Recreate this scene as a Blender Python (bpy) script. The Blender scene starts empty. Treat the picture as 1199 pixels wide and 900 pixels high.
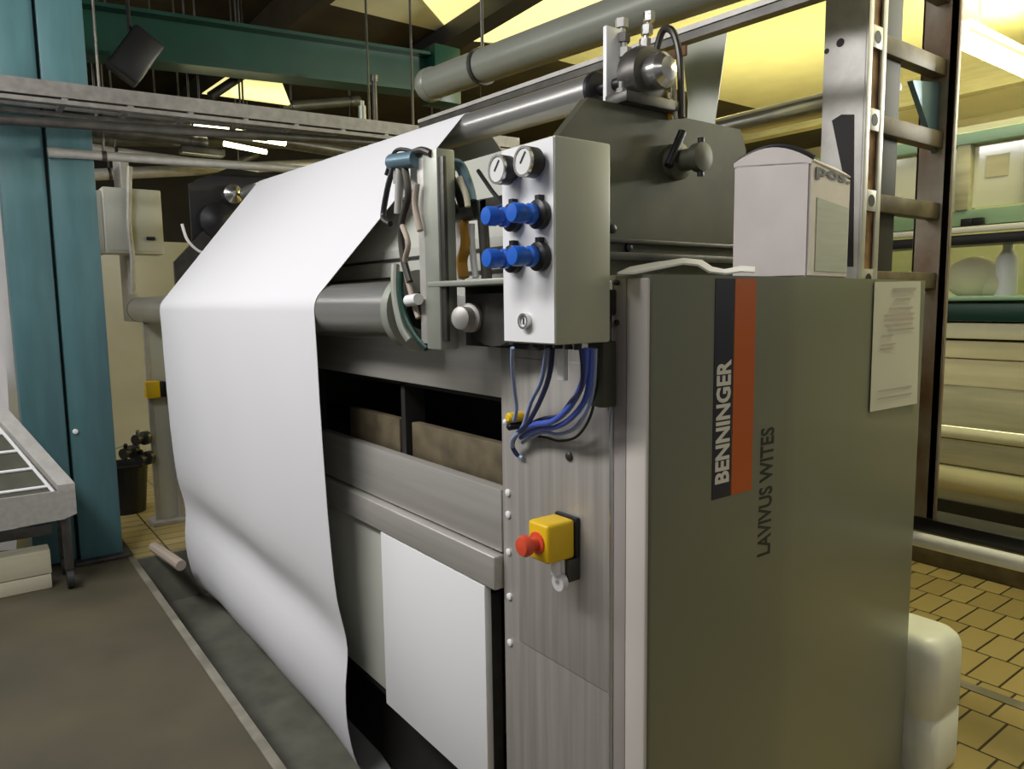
import bpy, bmesh, math, random
from mathutils import Vector, Matrix
random.seed(7)
PI = math.pi
C = bpy.context.scene.collection

# ------------------------------------------------------------------ camera
H = 1.45
F = 858.72
RX = Vector((0.60123736, -0.08146095, 0.79490738))
RY = Vector((0.79896065, 0.077778, -0.59633252))
RZ = Vector((-0.01324849, 0.9936371, 0.11184714))
def ray(u, v):
    q = Vector(((u - 599.5) / F, -(v - 450.0) / F, -1.0))
    return Vector((RX.dot(q), RY.dot(q), RZ.dot(q)))
def aty(u, v, y):
    r = ray(u, v); p = r * (y / r.y); p.z += H; return p
def atx(u, v, x):
    r = ray(u, v); p = r * (x / r.x); p.z += H; return p
def atz(u, v, z):
    r = ray(u, v); p = r * ((z - H) / r.z); p.z += H; return p
cam = bpy.data.cameras.new('camera'); co = bpy.data.objects.new('camera', cam); C.objects.link(co)
M3 = Matrix((RX, RY, RZ))
co.matrix_world = Matrix.Translation((0, 0, H)) @ M3.to_4x4()
cam.sensor_fit = 'HORIZONTAL'; cam.sensor_width = 36.0; cam.lens = F / 1199 * 36.0
cam.clip_start = 0.02; cam.clip_end = 100
bpy.context.scene.camera = co

# ------------------------------------------------------------------ materials
def mat(name, col, rough=.5, metal=0.0, var=0.0, scale=8.0, bump=0.0, stretch=None, spec=.5, col2=None, trans=0.0, emit=None, estr=0.0, detail=4):
    m = bpy.data.materials.new(name); m.use_nodes = True
    nt = m.node_tree; b = nt.nodes['Principled BSDF']
    c4 = (*col, 1)
    b.inputs['Base Color'].default_value = c4
    b.inputs['Roughness'].default_value = rough
    b.inputs['Metallic'].default_value = metal
    b.inputs['Specular IOR Level'].default_value = spec
    if trans: b.inputs['Transmission Weight'].default_value = trans
    if emit:
        b.inputs['Emission Color'].default_value = (*emit, 1); b.inputs['Emission Strength'].default_value = estr
    if var or bump or col2:
        g = nt.nodes.new('ShaderNodeNewGeometry')
        mp = nt.nodes.new('ShaderNodeMapping'); nt.links.new(g.outputs['Position'], mp.inputs['Vector'])
        if stretch: mp.inputs['Scale'].default_value = stretch
        n = nt.nodes.new('ShaderNodeTexNoise'); n.inputs['Scale'].default_value = scale; n.inputs['Detail'].default_value = detail
        nt.links.new(mp.outputs['Vector'], n.inputs['Vector'])
        if var or col2:
            r = nt.nodes.new('ShaderNodeValToRGB')
            c2 = col2 if col2 else tuple(max(0, x * (1 - var)) for x in col)
            r.color_ramp.elements[0].position = .35; r.color_ramp.elements[0].color = (*c2, 1)
            r.color_ramp.elements[1].position = .68; r.color_ramp.elements[1].color = (*tuple(min(1, x * (1 + var * .5)) for x in col), 1)
            nt.links.new(n.outputs['Fac'], r.inputs['Fac']); nt.links.new(r.outputs['Color'], b.inputs['Base Color'])
        if bump:
            bp = nt.nodes.new('ShaderNodeBump'); bp.inputs['Strength'].default_value = bump; bp.inputs['Distance'].default_value = .01
            nt.links.new(n.outputs['Fac'], bp.inputs['Height']); nt.links.new(bp.outputs['Normal'], b.inputs['Normal'])
    return m

M = {}
M['cloth'] = mat('white cloth', (.73, .73, .745), .85, bump=.02, scale=60)
M['steel'] = mat('brushed steel', (.47, .445, .405), .45, .4, var=.16, scale=5, stretch=(9, 9, .35))
M['steelh'] = mat('brushed steel sheet', (.49, .475, .435), .42, .4, var=.10, scale=4, stretch=(.35, 9, 9))
M['panelgrey'] = mat('grey panel paint', (.54, .545, .48), .45, 0.1, var=.06, scale=3)
M['sidegrey'] = mat('olive grey enamel', (.20, .21, .165), .36, 0.1, var=.05, scale=1.5)
M['cream'] = mat('cream enamel', (.60, .56, .51), .4, var=.05, scale=4)
M['mauve'] = mat('mauve grey enamel', (.34, .305, .285), .45, var=.06, scale=4)
M['oliveplate'] = mat('olive cast plate', (.085, .085, .058), .5, .2, var=.25, scale=6)
M['chrome'] = mat('polished steel', (.62, .61, .58), .22, .9)
M['roller'] = mat('satin roller steel', (.46, .45, .43), .28, .75, var=.05, scale=3)
M['darksteel'] = mat('dark steel', (.09, .085, .075), .4, .6, var=.3, scale=12)
M['black'] = mat('black plastic', (.012, .012, .014), .4)
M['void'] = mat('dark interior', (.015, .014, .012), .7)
M['brown'] = mat('brown stained steel', (.15, .12, .07), .6, .1, var=.4, scale=10)
M['boxwhite'] = mat('light grey enclosure', (.47, .49, .40), .4, var=.03, scale=6)  # greyed to hold the shade on the control box's side face
M['boxside'] = M['boxwhite']
M['blue'] = mat('blue plastic', (.015, .13, .62), .35)
M['hose'] = mat('blue hose', (.06, .12, .55), .3, spec=.6)
M['hoselight'] = mat('pale blue hose', (.30, .38, .62), .3, spec=.6)
M['hosedark'] = mat('dark navy hose', (.02, .03, .10), .35)
M['yellow'] = mat('yellow plastic', (.85, .55, .01), .4)
M['red'] = mat('red plastic', (.75, .09, .04), .35)
M['white'] = mat('white plastic', (.88, .88, .88), .35)
M['dial'] = mat('white dial', (.75, .75, .72), .5)
M['carton'] = mat('white cardboard', (.72, .66, .63), .8, var=.05, scale=12)
M['cartonprint'] = mat('printed cardboard', (.50, .52, .46), .8, col2=(.44, .48, .42), scale=30, stretch=(.2, .2, 3))
M['paper'] = mat('paper', (.62, .62, .55), .8)
M['ink'] = mat('grey ink', (.44, .42, .38), .8)
M['inkred'] = mat('red ink', (.52, .43, .38), .8)
M['navy'] = mat('navy film', (.008, .010, .035), .4)
M['orange'] = mat('orange film', (.52, .10, .012), .45)
M['letter'] = mat('white lettering', (.75, .73, .70), .5)
M['blackletter'] = mat('black lettering', (.02, .025, .02), .5)
M['galv'] = mat('galvanised steel', (.50, .485, .45), .5, .35, var=.12, scale=18)
M['traygrey'] = mat('dull tray steel', (.24, .23, .21), .55, .2, var=.2, scale=20)
M['rust'] = mat('rust', (.34, .19, .09), .8, col2=(.12, .06, .02), scale=14)
M['rustgalv'] = mat('rusty galvanised steel', (.40, .37, .30), .6, .15, col2=(.20, .11, .05), scale=5, stretch=(1, 1, .7))
M['teal'] = mat('teal paint', (.075, .17, .185), .42, var=.14, scale=5, stretch=(3, 3, .5))
M['green'] = mat('dark green paint', (.003, .040, .026), .4, var=.2, scale=4)
M['tubegrey'] = mat('grey plastic pipe', (.27, .28, .235), .35, .2, var=.05, scale=3)
M['concrete'] = mat('worn concrete', (.105, .088, .050), .6, col2=(.060, .053, .032), scale=1.6, bump=.03, detail=6)
M['kerb'] = mat('kerb steel', (.30, .28, .22), .5, .3, var=.3, scale=8)
M['pit'] = mat('wet dark pit steel', (.20, .20, .16), .3, .2, var=.3, scale=5)
M['plaster'] = mat('yellowish plaster', (.72, .70, .50), .8, var=.06, scale=3)
M['wallgrey'] = mat('greenish grey wall', (.46, .45, .38), .8, var=.10, scale=2)
M['darkceil'] = mat('unlit dark ceiling', (.040, .030, .012), .8, var=.35, scale=2)  # shade of the unlit ceiling painted in as dark brown
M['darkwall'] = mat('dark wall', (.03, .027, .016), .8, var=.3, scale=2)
M['beam'] = mat('black beam', (.012, .011, .01), .6)
M['can'] = mat('translucent white plastic', (.85, .87, .80), .35, var=.04, scale=8)
M['rubber'] = mat('black rubber', (.02, .02, .02), .6)
M['bluegrey'] = mat('blue grey aluminium', (.16, .26, .32), .35, .5)
M['aluminium'] = mat('grey green aluminium', (.38, .40, .34), .42, .4, var=.10, scale=10)
M['ocable'] = mat('orange cable', (.70, .36, .05), .5)
M['pale'] = mat('pale machine cover', (.70, .68, .45), .5, var=.08, scale=4, stretch=(.4, 3, 3))
M['palecloth'] = mat('cream cloth', (.66, .62, .36), .85, var=.12, scale=5, stretch=(.4, 4, 4))
M['oldcloth'] = mat('grey cream cloth', (.50, .48, .30), .85, var=.2, scale=5, stretch=(.4, 4, 4))
M['greenframe'] = mat('pale green frame', (.30, .46, .32), .45)
M['glass'] = mat('pale glass', (.75, .75, .55), .08, spec=.6)
M['bag'] = mat('cream bag', (.72, .70, .45), .7, bump=.3, scale=9)
M['lamp'] = mat('lit tube', (1, 1, .85), .5, emit=(1.0, .93, .62), estr=9)
M['lampfar'] = mat('lit far tube', (1, 1, .8), .5, emit=(1.0, .95, .55), estr=6)
M['ceiling_glow'] = mat('lit skylight pane', (1, 1, .7), .5, emit=(1.0, .88, .36), estr=1.0)  # emission stands in for the yellow-lit ceiling
M['lumber'] = mat('cream board', (.62, .58, .42), .7, var=.06, scale=8, stretch=(4, .4, 4))
M['plasticsheet'] = mat('white plastic film', (.70, .68, .66), .35, var=.05, scale=5)
M['pink'] = mat('pinkish pipe', (.42, .35, .28), .5)

def tiles():
    m = bpy.data.materials.new('ochre tiles'); m.use_nodes = True
    nt = m.node_tree; b = nt.nodes['Principled BSDF']
    g = nt.nodes.new('ShaderNodeNewGeometry')
    mp = nt.nodes.new('ShaderNodeMapping'); mp.inputs['Rotation'].default_value = (0, 0, 0); mp.inputs['Location'].default_value = (1.023, -.11, 0)
    nt.links.new(g.outputs['Position'], mp.inputs['Vector'])
    br = nt.nodes.new('ShaderNodeTexBrick')
    br.inputs['Scale'].default_value = 1; br.inputs['Brick Width'].default_value = .1245; br.inputs['Row Height'].default_value = .264
    br.inputs['Mortar Size'].default_value = .005; br.inputs['Mortar Smooth'].default_value = .1
    br.inputs['Color1'].default_value = (.46, .36, .15, 1); br.inputs['Color2'].default_value = (.36, .28, .11, 1)
    br.inputs['Mortar'].default_value = (.05, .04, .02, 1)
    nt.links.new(mp.outputs['Vector'], br.inputs['Vector']); nt.links.new(br.outputs['Color'], b.inputs['Base Color'])
    b.inputs['Roughness'].default_value = .32
    bp = nt.nodes.new('ShaderNodeBump'); bp.inputs['Strength'].default_value = .4; bp.inputs['Distance'].default_value = .004; bp.invert = True
    nt.links.new(br.outputs['Fac'], bp.inputs['Height']); nt.links.new(bp.outputs['Normal'], b.inputs['Normal'])
    return m
M['tiles'] = tiles()

# ------------------------------------------------------------------ mesh builder
def frame(d):
    d = d.normalized()
    a = Vector((0, 0, 1)) if abs(d.z) < .9 else Vector((1, 0, 0))
    x = d.cross(a).normalized(); y = d.cross(x).normalized()
    return x, y
class MB:
    def __init__(s): s.bm = bmesh.new()
    def box(s, lo, hi, rot=None, piv=None):
        lo = Vector(lo); hi = Vector(hi); c = (lo + hi) / 2; d = hi - lo
        vs = []
        for i in range(8):
            p = Vector((d.x * ((i & 1) - .5), d.y * (((i >> 1) & 1) - .5), d.z * (((i >> 2) & 1) - .5)))
            p = p + c
            if rot is not None:
                pv = Vector(piv) if piv is not None else c
                p = rot @ (p - pv) + pv
            vs.append(s.bm.verts.new(p))
        for f in ((0, 2, 3, 1), (4, 5, 7, 6), (0, 1, 5, 4), (2, 6, 7, 3), (0, 4, 6, 2), (1, 3, 7, 5)):
            s.bm.faces.new([vs[i] for i in f])
        return s
    def bbox(s, lo, hi, bev=.004, seg=2, rot=None, piv=None):
        n0 = len(s.bm.faces)
        t = bmesh.new(); tm = MB.__new__(MB); tm.bm = t; tm.box(lo, hi, rot, piv)
        bmesh.ops.bevel(t, geom=t.edges[:] , offset=bev, segments=seg, affect='EDGES', profile=.5)
        s.join(t); return s
    def join(s, t):
        me = bpy.data.meshes.new('tmp'); t.to_mesh(me); t.free(); s.bm.from_mesh(me); bpy.data.meshes.remove(me)
    def cyl(s, p0, p1, r0, r1=None, n=24, cap=True):
        p0 = Vector(p0); p1 = Vector(p1); r1 = r0 if r1 is None else r1
        x, y = frame(p1 - p0)
        a = [s.bm.verts.new(p0 + (x * math.cos(2*PI*i/n) + y * math.sin(2*PI*i/n)) * r0) for i in range(n)]
        b = [s.bm.verts.new(p1 + (x * math.cos(2*PI*i/n) + y * math.sin(2*PI*i/n)) * r1) for i in range(n)]
        for i in range(n): s.bm.faces.new((a[i], b[i], b[(i+1) % n], a[(i+1) % n]))
        if cap: s.bm.faces.new(a); s.bm.faces.new(b[::-1])
        return s
    def lathe(s, p0, d, prof, n=28):
        p0 = Vector(p0); d = Vector(d).normalized(); x, y = frame(d)
        rings = []
        for r, h in prof:
            r = max(r, 1e-4)
            rings.append([s.bm.verts.new(p0 + d * h + (x * math.cos(2*PI*i/n) + y * math.sin(2*PI*i/n)) * r) for i in range(n)])
        for a, b in zip(rings, rings[1:]):
            for i in range(n): s.bm.faces.new((a[i], b[i], b[(i+1) % n], a[(i+1) % n]))
        s.bm.faces.new(rings[0]); s.bm.faces.new(rings[-1][::-1])
        return s
    def ring(s, p0, p1, ro, ri, n=32):
        p0 = Vector(p0); p1 = Vector(p1); x, y = frame(p1 - p0)
        L = []
        for p, r in ((p0, ri), (p0, ro), (p1, ro), (p1, ri)):
            L.append([s.bm.verts.new(p + (x * math.cos(2*PI*i/n) + y * math.sin(2*PI*i/n)) * r) for i in range(n)])
        for k in range(4):
            a = L[k]; b = L[(k+1) % 4]
            for i in range(n): s.bm.faces.new((a[i], b[i], b[(i+1) % n], a[(i+1) % n]))
        return s
    def tube(s, pts, r, n=10, sub=6, smooth=True):
        pts = [Vector(p) for p in pts]
        if smooth and len(pts) > 2:
            out = []
            for i in range(len(pts) - 1):
                a = pts[max(i-1, 0)]; b = pts[i]; c = pts[i+1]; d = pts[min(i+2, len(pts)-1)]
                for k in range(sub):
                    t = k / sub
                    out.append(.5 * ((2*b) + (c - a) * t + (2*a - 5*b + 4*c - d) * t*t + (3*b - a - 3*c + d) * t**3))
            out.append(pts[-1]); pts = out
        prev = None; x = None
        rings = []
        for i, p in enumerate(pts):
            d = (pts[min(i+1, len(pts)-1)] - pts[max(i-1, 0)]).normalized()
            if x is None: x, y = frame(d)
            else:
                x = (x - d * x.dot(d)).normalized(); y = d.cross(x)
            y = d.cross(x)
            rings.append([s.bm.verts.new(p + (x * math.cos(2*PI*k/n) + y * math.sin(2*PI*k/n)) * r) for k in range(n)])
        for a, b in zip(rings, rings[1:]):
            for i in range(n): s.bm.faces.new((a[i], a[(i+1) % n], b[(i+1) % n], b[i]))
        s.bm.faces.new(rings[0][::-1]); s.bm.faces.new(rings[-1])
        return s
    def prism(s, poly, vec):
        vec = Vector(vec)
        a = [s.bm.verts.new(Vector(p)) for p in poly]; b = [s.bm.verts.new(Vector(p) + vec) for p in poly]
        n = len(a)
        s.bm.faces.new(a); s.bm.faces.new(b[::-1])
        for i in range(n): s.bm.faces.new((a[i], b[i], b[(i+1) % n], a[(i+1) % n]))
        return s
    def grid(s, rows, thick=0.0):
        V = [[s.bm.verts.new(Vector(p)) for p in r] for r in rows]
        for i in range(len(V) - 1):
            for j in range(len(V[0]) - 1):
                s.bm.faces.new((V[i][j], V[i][j+1], V[i+1][j+1], V[i+1][j]))
        if thick:
            bmesh.ops.recalc_face_normals(s.bm, faces=s.bm.faces[:])
            bmesh.ops.solidify(s.bm, geom=s.bm.faces[:], thickness=thick)
        return s
    def sphere(s, c, r, sc=(1, 1, 1), u=20, v=12):
        t = bmesh.new(); bmesh.ops.create_uvsphere(t, u_segments=u, v_segments=v, radius=r)
        for vv in t.verts: vv.co = Vector((vv.co.x * sc[0], vv.co.y * sc[1], vv.co.z * sc[2])) + Vector(c)
        s.join(t); return s
    def build(s, name, m, parent=None, ang=35, mats=None):
        bm = s.bm
        bmesh.ops.recalc_face_normals(bm, faces=bm.faces[:])
        if parent is not None: off = Vector(WL[parent.name])
        else:
            xs = [v.co for v in bm.verts]
            off = Vector(((min(p.x for p in xs) + max(p.x for p in xs)) / 2, (min(p.y for p in xs) + max(p.y for p in xs)) / 2, min(p.z for p in xs)))
        for v in bm.verts: v.co -= off
        me = bpy.data.meshes.new(name); bm.to_mesh(me); bm.free()
        for p in me.polygons: p.use_smooth = True
        me.set_sharp_from_angle(angle=math.radians(ang))
        me.materials.append(M[m] if isinstance(m, str) else m)
        o = bpy.data.objects.new(name, me); C.objects.link(o)
        if parent is not None: o.parent = parent
        else: o.location = off
        WL[o.name] = off
        return o
WL = {}
def thing(name, label, cat, loc, group=None):
    o = bpy.data.objects.new(name, None); C.objects.link(o); o.location = loc; o.empty_display_size = .05
    WL[o.name] = Vector(loc); o['label'] = label; o['category'] = cat
    if group: o['group'] = group
    return o
def tag(o, label, cat, group=None, kind=None):
    o['label'] = label; o['category'] = cat
    if group: o['group'] = group
    if kind: o['kind'] = kind
    return o
def struct(o): o['kind'] = 'structure'; return o
def text(body, m, name, parent, origin, ux, uy, size, width=None, extrude=.0006, bold=0.0):
    """flat raised lettering: ux reading direction, uy letter-up direction"""
    cu = bpy.data.curves.new('t', 'FONT'); cu.body = body; cu.size = 1; cu.resolution_u = 3
    cu.offset = bold; cu.extrude = .01
    o = bpy.data.objects.new('t', cu); C.objects.link(o)
    bpy.context.view_layer.update()
    me = bpy.data.meshes.new_from_object(o.evaluated_get(bpy.context.evaluated_depsgraph_get()))
    bpy.data.objects.remove(o)
    xs = [v.co.x for v in me.vertices]; ys = [v.co.y for v in me.vertices]
    x0, x1, y0, y1 = min(xs), max(xs), min(ys), max(ys)
    ux = Vector(ux).normalized(); uy = Vector(uy).normalized(); n = ux.cross(uy)
    sx = (width / (x1 - x0)) if width else size / (y1 - y0); sy = size / (y1 - y0)
    off = WL[parent.name] if parent else Vector((0, 0, 0))
    for v in me.vertices:
        v.co = Vector(origin) + ux * ((v.co.x - x0) * sx) + uy * ((v.co.y - y0) * sy) + n * (extrude if v.co.z > 0 else 0) - off
    me.name = name
    me.materials.append(M[m]); q = bpy.data.objects.new(name, me); C.objects.link(q)
    if parent: q.parent = parent
    WL[q.name] = off
    return q

# ================================================================== SETTING
FT = -.14      # the tiled floor lies a step below the aisle
PX0, PX1, PY0, PY1 = -4.62, -1.46, .715, 1.6      # pit under the machine
b = MB(); b.box((-12, -4, -.4), (3.5, PY0 - .03, 0)); struct(b.build('floor', 'concrete'))
b = MB()
b.box((PX1, PY0 - .03, -.4), (3.5, PY1, FT)); b.box((-12, PY0 - .03, -.4), (PX0, PY1, 0)); b.box((-3.0, PY1, -.4), (3.5, 12, FT)); b.box((-12, PY1, -.4), (-3.0, 12, 0))
fo = struct(b.build('floor', 'tiles'))
b = MB(); b.box((PX0, PY0 - .03, -.37), (PX1, PY0 - .005, -.004)); b.box((PX0, PY1 - .02, -.37), (PX1, PY1, -.004))
b.box((PX0, PY0 - .03, -.4), (PX1, PY1, -.30)); b.box((PX0, PY0, -.37), (PX0 + .02, PY1, -.004)); b.box((PX1 - .02, PY0, -.37), (PX1, PY1, -.004))
struct(b.build('floor_pit', 'pit'))
b = MB(); b.bbox((PX0 - .02, PY0 - .035, -.05), (PX1 + .03, PY0, .006), .004); struct(b.build('trim_1', 'kerb'))
b = MB(); b.box((-1.9, 3.16, FT), (3, 3.22, FT + .004)); struct(b.build('trim_2', 'kerb'))
b = MB(); b.box((-12, 11.9, -.1), (3.5, 12.1, 4.1)); struct(b.build('wall_back', 'plaster'))
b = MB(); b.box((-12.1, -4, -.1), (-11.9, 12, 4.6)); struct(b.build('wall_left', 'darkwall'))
b = MB(); b.box((-7.6, 1.9, 0), (-7.5, 3.4, 2.5)); b.box((-7.6, -2, 0), (-7.5, 1.9, 2.05)); struct(b.build('wall_partition', 'wallgrey'))
b = MB(); b.box((-6.2, 2.7, 4.0), (3.5, 12, 4.1)); struct(b.build('ceiling', 'plaster'))
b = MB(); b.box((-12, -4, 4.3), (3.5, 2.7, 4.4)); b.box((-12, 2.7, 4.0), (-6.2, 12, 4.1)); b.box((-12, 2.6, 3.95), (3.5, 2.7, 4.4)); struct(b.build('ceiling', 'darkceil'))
b = MB(); b.box((-9, 9.2, 3.7), (3.5, 9.4, 4.0)); struct(b.build('trim_5', 'oldcloth'))

# ================================================================== MAIN MACHINE
YF = 1.05; XN = -1.44; XF = -4.8; XC = -.954
mach = thing('textile_washing_machine', 'large grey textile washing machine with olive side cover and dark viewing opening', 'machine', (-2.9, 1.6, 0))
# front panels (all facing the aisle)
b = MB()
b.bbox((XF, YF, 1.216), (XN - .004, YF + .03, 1.47), .003)
fp = b.build('front_panel', 'steelh', mach)
b = MB()
b.bbox((XF, YF - .006, .825), (XN - .004, YF + .03, .986), .003)
b.build('front_panel', 'steelh', mach)
b = MB(); b.bbox((XF, YF - .03, .73), (XN - .004, YF + .03, .819), .006, 3); b.build('sill', 'steelh', mach)
b = MB(); b.bbox((XF, YF - .002, .165), (-2.085, YF + .03, .729), .003); b.build('lower_panel', 'panelgrey', mach)
b = MB(); b.bbox((-2.072, YF - .028, .15), (-1.492, YF - .006, .728), .003); b.build('access_panel', 'white', mach)['label'] = 'white access panel'
b = MB(); b.box((-2.06, YF - .006, .2), (-1.50, YF + .03, .7)); b.build('panel_backing', 'darksteel', mach)
# recessed viewing opening
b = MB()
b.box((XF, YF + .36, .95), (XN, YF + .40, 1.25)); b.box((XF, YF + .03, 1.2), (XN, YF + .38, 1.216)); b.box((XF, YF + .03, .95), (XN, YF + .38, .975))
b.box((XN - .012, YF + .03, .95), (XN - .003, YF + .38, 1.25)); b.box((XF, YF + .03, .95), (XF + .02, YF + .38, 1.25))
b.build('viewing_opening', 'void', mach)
for x0, x1 in ((-2.43, -2.06), (-1.98, -1.46)):
    b = MB(); b.bbox((x0, YF + .045, .976), (x1, YF + .075, 1.085), .003); b.build('splash_guard', 'brown', mach)
b = MB(); b.box((-2.015, YF + .03, .976), (-1.99, YF + .1, 1.205)); b.build('divider', 'void', mach)
b = MB(); b.box((-2.60, YF - .002, .99), (-2.575, YF + .02, 1.214)); b.build('opening_edge', 'black', mach)
# lower cavity behind fabric
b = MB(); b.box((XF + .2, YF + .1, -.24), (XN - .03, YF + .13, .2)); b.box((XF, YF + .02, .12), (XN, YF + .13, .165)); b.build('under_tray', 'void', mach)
# end column (brushed)
b = MB(); b.bbox((XN, YF - .004, FT), (-1.052, YF + .55, 1.50), .003); ec = b.build('end_column', 'steel', mach)
b = MB(); b.bbox((-1.375, YF - .007, .62), (-1.052, YF - .002, 1.32), .002); b.build('cover_plate', 'steel', ec)
b = MB(); b.bbox((-1.056, YF - .014, FT), (-1.047, YF + .02, 1.49), .002); b.build('edge_strip', 'chrome', ec)
for z in (.985, .93, .835, .72, .6): 
    b = MB(); p = Vector((-1.415, YF - .004, z)); b.lathe(p, (0, -1, 0), ((.009, 0), (.009, .004), (.006, .006), (.001, .0065)), 14); b.build('bolt', 'white', ec)
for (u, v) in ((667, 534), (700, 470)):
    p = aty(u, v, YF - .007); b = MB(); b.lathe(p, (0, -1, 0), ((.010, 0), (.010, .004), (.006, .007), (.001, .0075)), 14); b.build('bolt', 'darksteel', ec)
# side cover: folded sheet, front edge cream
def sidepoly():
    pts = [(-1.046, YF - .006)]
    # rounded front edge
    for k in range(5):
        a = -PI/2 + k * PI/8
        pts.append((XC - .012 + .012 * math.cos(a), YF + .006 + .012 * math.sin(a)))
    pts += [(XC, 1.50)]
    # soft fold at Y~1.55 : rear half turns slightly towards the rear
    for k in range(1, 9):
        t = k / 8.0
        pts.append((XC - .0037 * t * t - .0033 * t, 1.50 + .07 * t))
    pts += [(XC - .007 - .0832, 2.36), (XC - .097, 2.378), (XC - .11, 2.388), (XC - .15, 2.39), (-1.12, 2.39), (-1.12, 1.7), (-1.046, 1.5)]
    return pts
pp = sidepoly()
b = MB(); b.prism([(x, y, FT + .01) for x, y in pp], (0, 0, 1.488 - FT)); sc = b.build('side_cover', 'sidegrey', mach, ang=25)
b = MB(); b.bbox((-1.012, YF - .012, FT + .02), (XC - .002, YF - .002, 1.492), .005, 3); fe = b.build('front_edge', 'cream', sc)
fe['label'] = 'cream front edge'
b = MB(); b.bbox((-1.047, YF - .010, FT + .02), (-1.013, YF - .003, 1.492), .002); b.build('edge_channel', 'mauve', sc)
for z in (1.485, 1.407):
    b = MB(); b.lathe((-1.035, YF - .012, z), (0, -1, 0), ((.006, 0), (.006, .004), (.002, .006)), 12); b.build('screw', 'darksteel', sc)
# top deck and body
b = MB(); b.bbox((XN, YF + .02, 1.482), (-1.05, 2.37, 1.498), .003); b.build('top_deck', 'sidegrey', mach)
b = MB(); b.box((XN, 1.61, FT), (-1.115, 2.385, 1.48)); b.box((XF, 1.6, .0), (XN, 2.15, 1.45)); b.build('rear_body', 'oliveplate', mach)
# upper side plates
def sideplate(x, nm, t=.03, m='oliveplate'):
    b = MB(); b.prism([(x, y, z) for y, z in ((YF + .03, 1.47), (YF + .03, 1.72), (1.30, 1.955), (1.92, 1.955), (1.95, 1.90), (1.95, 1.47))], (-t, 0, 0))
    return b.build(nm, m, mach)
sp = sideplate(-1.40, 'side_plate')
b = MB(); b.bbox((-1.40, YF + .05, 1.60), (-1.385, 1.94, 1.612), .002); b.bbox((-1.40, YF + .05, 1.555), (-1.37, 1.94, 1.575), .002); b.build('ledge', 'darksteel', sp)
p = atx(790, 190, -1.40)
b = MB(); b.lathe(p, (1, 0, 0), ((.05, 0), (.05, .02), (.03, .03), (.028, .07), (.038, .075), (.038, .10), (.01, .105)), 24); kn = b.build('tension_knob', 'oliveplate', sp)
b = MB(); b.cyl(p + Vector((.09, 0, -.05)), p + Vector((.09, -.0, .05)), .009); b.cyl(p + Vector((.03, -.06, -.02)), p + Vector((.03, -.005, .075)), .012); b.build('lever', 'black', kn)
for (u, v) in ((716, 268), (735, 290)):
    q = atx(u, v, -1.40); b = MB(); b.lathe(q, (1, 0, 0), ((.012, 0), (.012, .008), (.004, .011)), 12); b.build('bolt', 'black', sp)
# upper front panel between roller and control box
b = MB(); 
b.prism([(XF + .1, y, z) for y, z in ((YF + .125, 1.47), (YF + .16, 1.47), (1.56, 1.93), (1.43, 1.93), (YF + .125, 1.625))], (XN - XF - .1, 0, 0)); uf = b.build('upper_front', 'panelgrey', mach)
for z in (1.53, 1.59):
    b = MB(); b.box((XF + .1, YF + .119, z), (-1.5, YF + .13, z + .008)); b.build('seam', 'darksteel', uf)
# far side plate and gear
fsp = sideplate(-4.86, 'side_plate', .03, 'darksteel')
for (dy, dz, r, m) in ((1.35, 1.98, .11, 'black'), (1.45, 2.15, .06, 'chrome'), (1.62, 2.0, .05, 'black')):
    b = MB(); b.lathe((-4.86, dy, dz), (1, 0, 0), ((r, -.12), (r, .03), (r * .6, .045), (r * .3, .06)), 20); b.build('gear', m, fsp)
b = MB(); b.prism([(-4.89, 1.2, 1.75), (-4.89, 1.2, 2.2), (-4.89, 1.45, 2.32), (-4.89, 1.75, 2.3), (-4.89, 1.8, 1.9)], (-.02, 0, 0)); b.build('guard_plate', 'black', fsp)
b = MB(); b.tube([atx(213, 262, -4.80), atx(219, 280, -4.80), atx(230, 292, -4.80), atx(240, 297, -4.80)], .009); b.build('white_pipe', 'white', fsp)
# logo on side cover
def sx(u, v): 
    p = atx(u, v, XC); return p
zt, zb = 1.492, 1.030
b = MB(); b.box((XC - .001, 1.236, zb), (XC + .0012, 1.298, zt)); nv = b.build('logo_stripe', 'navy', sc); nv['label'] = 'navy logo stripe'
b = MB(); b.box((XC - .001, 1.301, zb), (XC + .0012, 1.374, zt)); b.build('logo_stripe', 'orange', sc)['label'] = 'orange logo stripe'
text('BENNINGER', 'letter', 'lettering', sc, (XC + .0012, 1.292, 1.062), (0, 0, 1), (0, -1, 0), .048, .262, bold=.035)
text('LAVIVUS WITES', 'blackletter', 'lettering', sc, (XC + .0002, 1.452, .868), (0, .012, 1), (0, -1, .0), .050, .295, bold=.022)

# ================================================================== ROLLERS AND FABRIC
def roller(label, p0, p1, r, m, grp=None, ends=True):
    p0 = Vector(p0); p1 = Vector(p1); d = (p1 - p0).normalized()
    t = thing('guide_roller', label, 'roller', (p0 + p1) / 2)
    b = MB(); b.cyl(p0, p1, r, n=40); b.build('roller_tube', m, t)
    for q, s in ((p0, -1), (p1, 1)):
        b = MB(); b.lathe(q, d * s, ((r * 1.02, 0), (r * 1.02, .012), (r * .9, .018), (r * .35, .02), (r * .35, .16), (r*.3, .165)), 28); b.build('end_cap', 'black', t)
    return t
XL, XR = -4.455, -2.236
UR = lambda x: Vector((x, 1.515, 2.050 - .030 * (x + 1.62)))
t = roller('upper steel guide roller under the top bend of the fabric', UR(-4.75), UR(-1.60), .050, 'roller')
LRc = (.985, 1.430)
t = roller('thick lower steel guide roller in front of the machine', (-5.45, *LRc), (-1.735, *LRc), .083, 'roller')
b = MB(); b.ring((-1.735, *LRc), (-1.70, *LRc), .108, .05); b.build('flange', 'aluminium', t)
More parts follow.
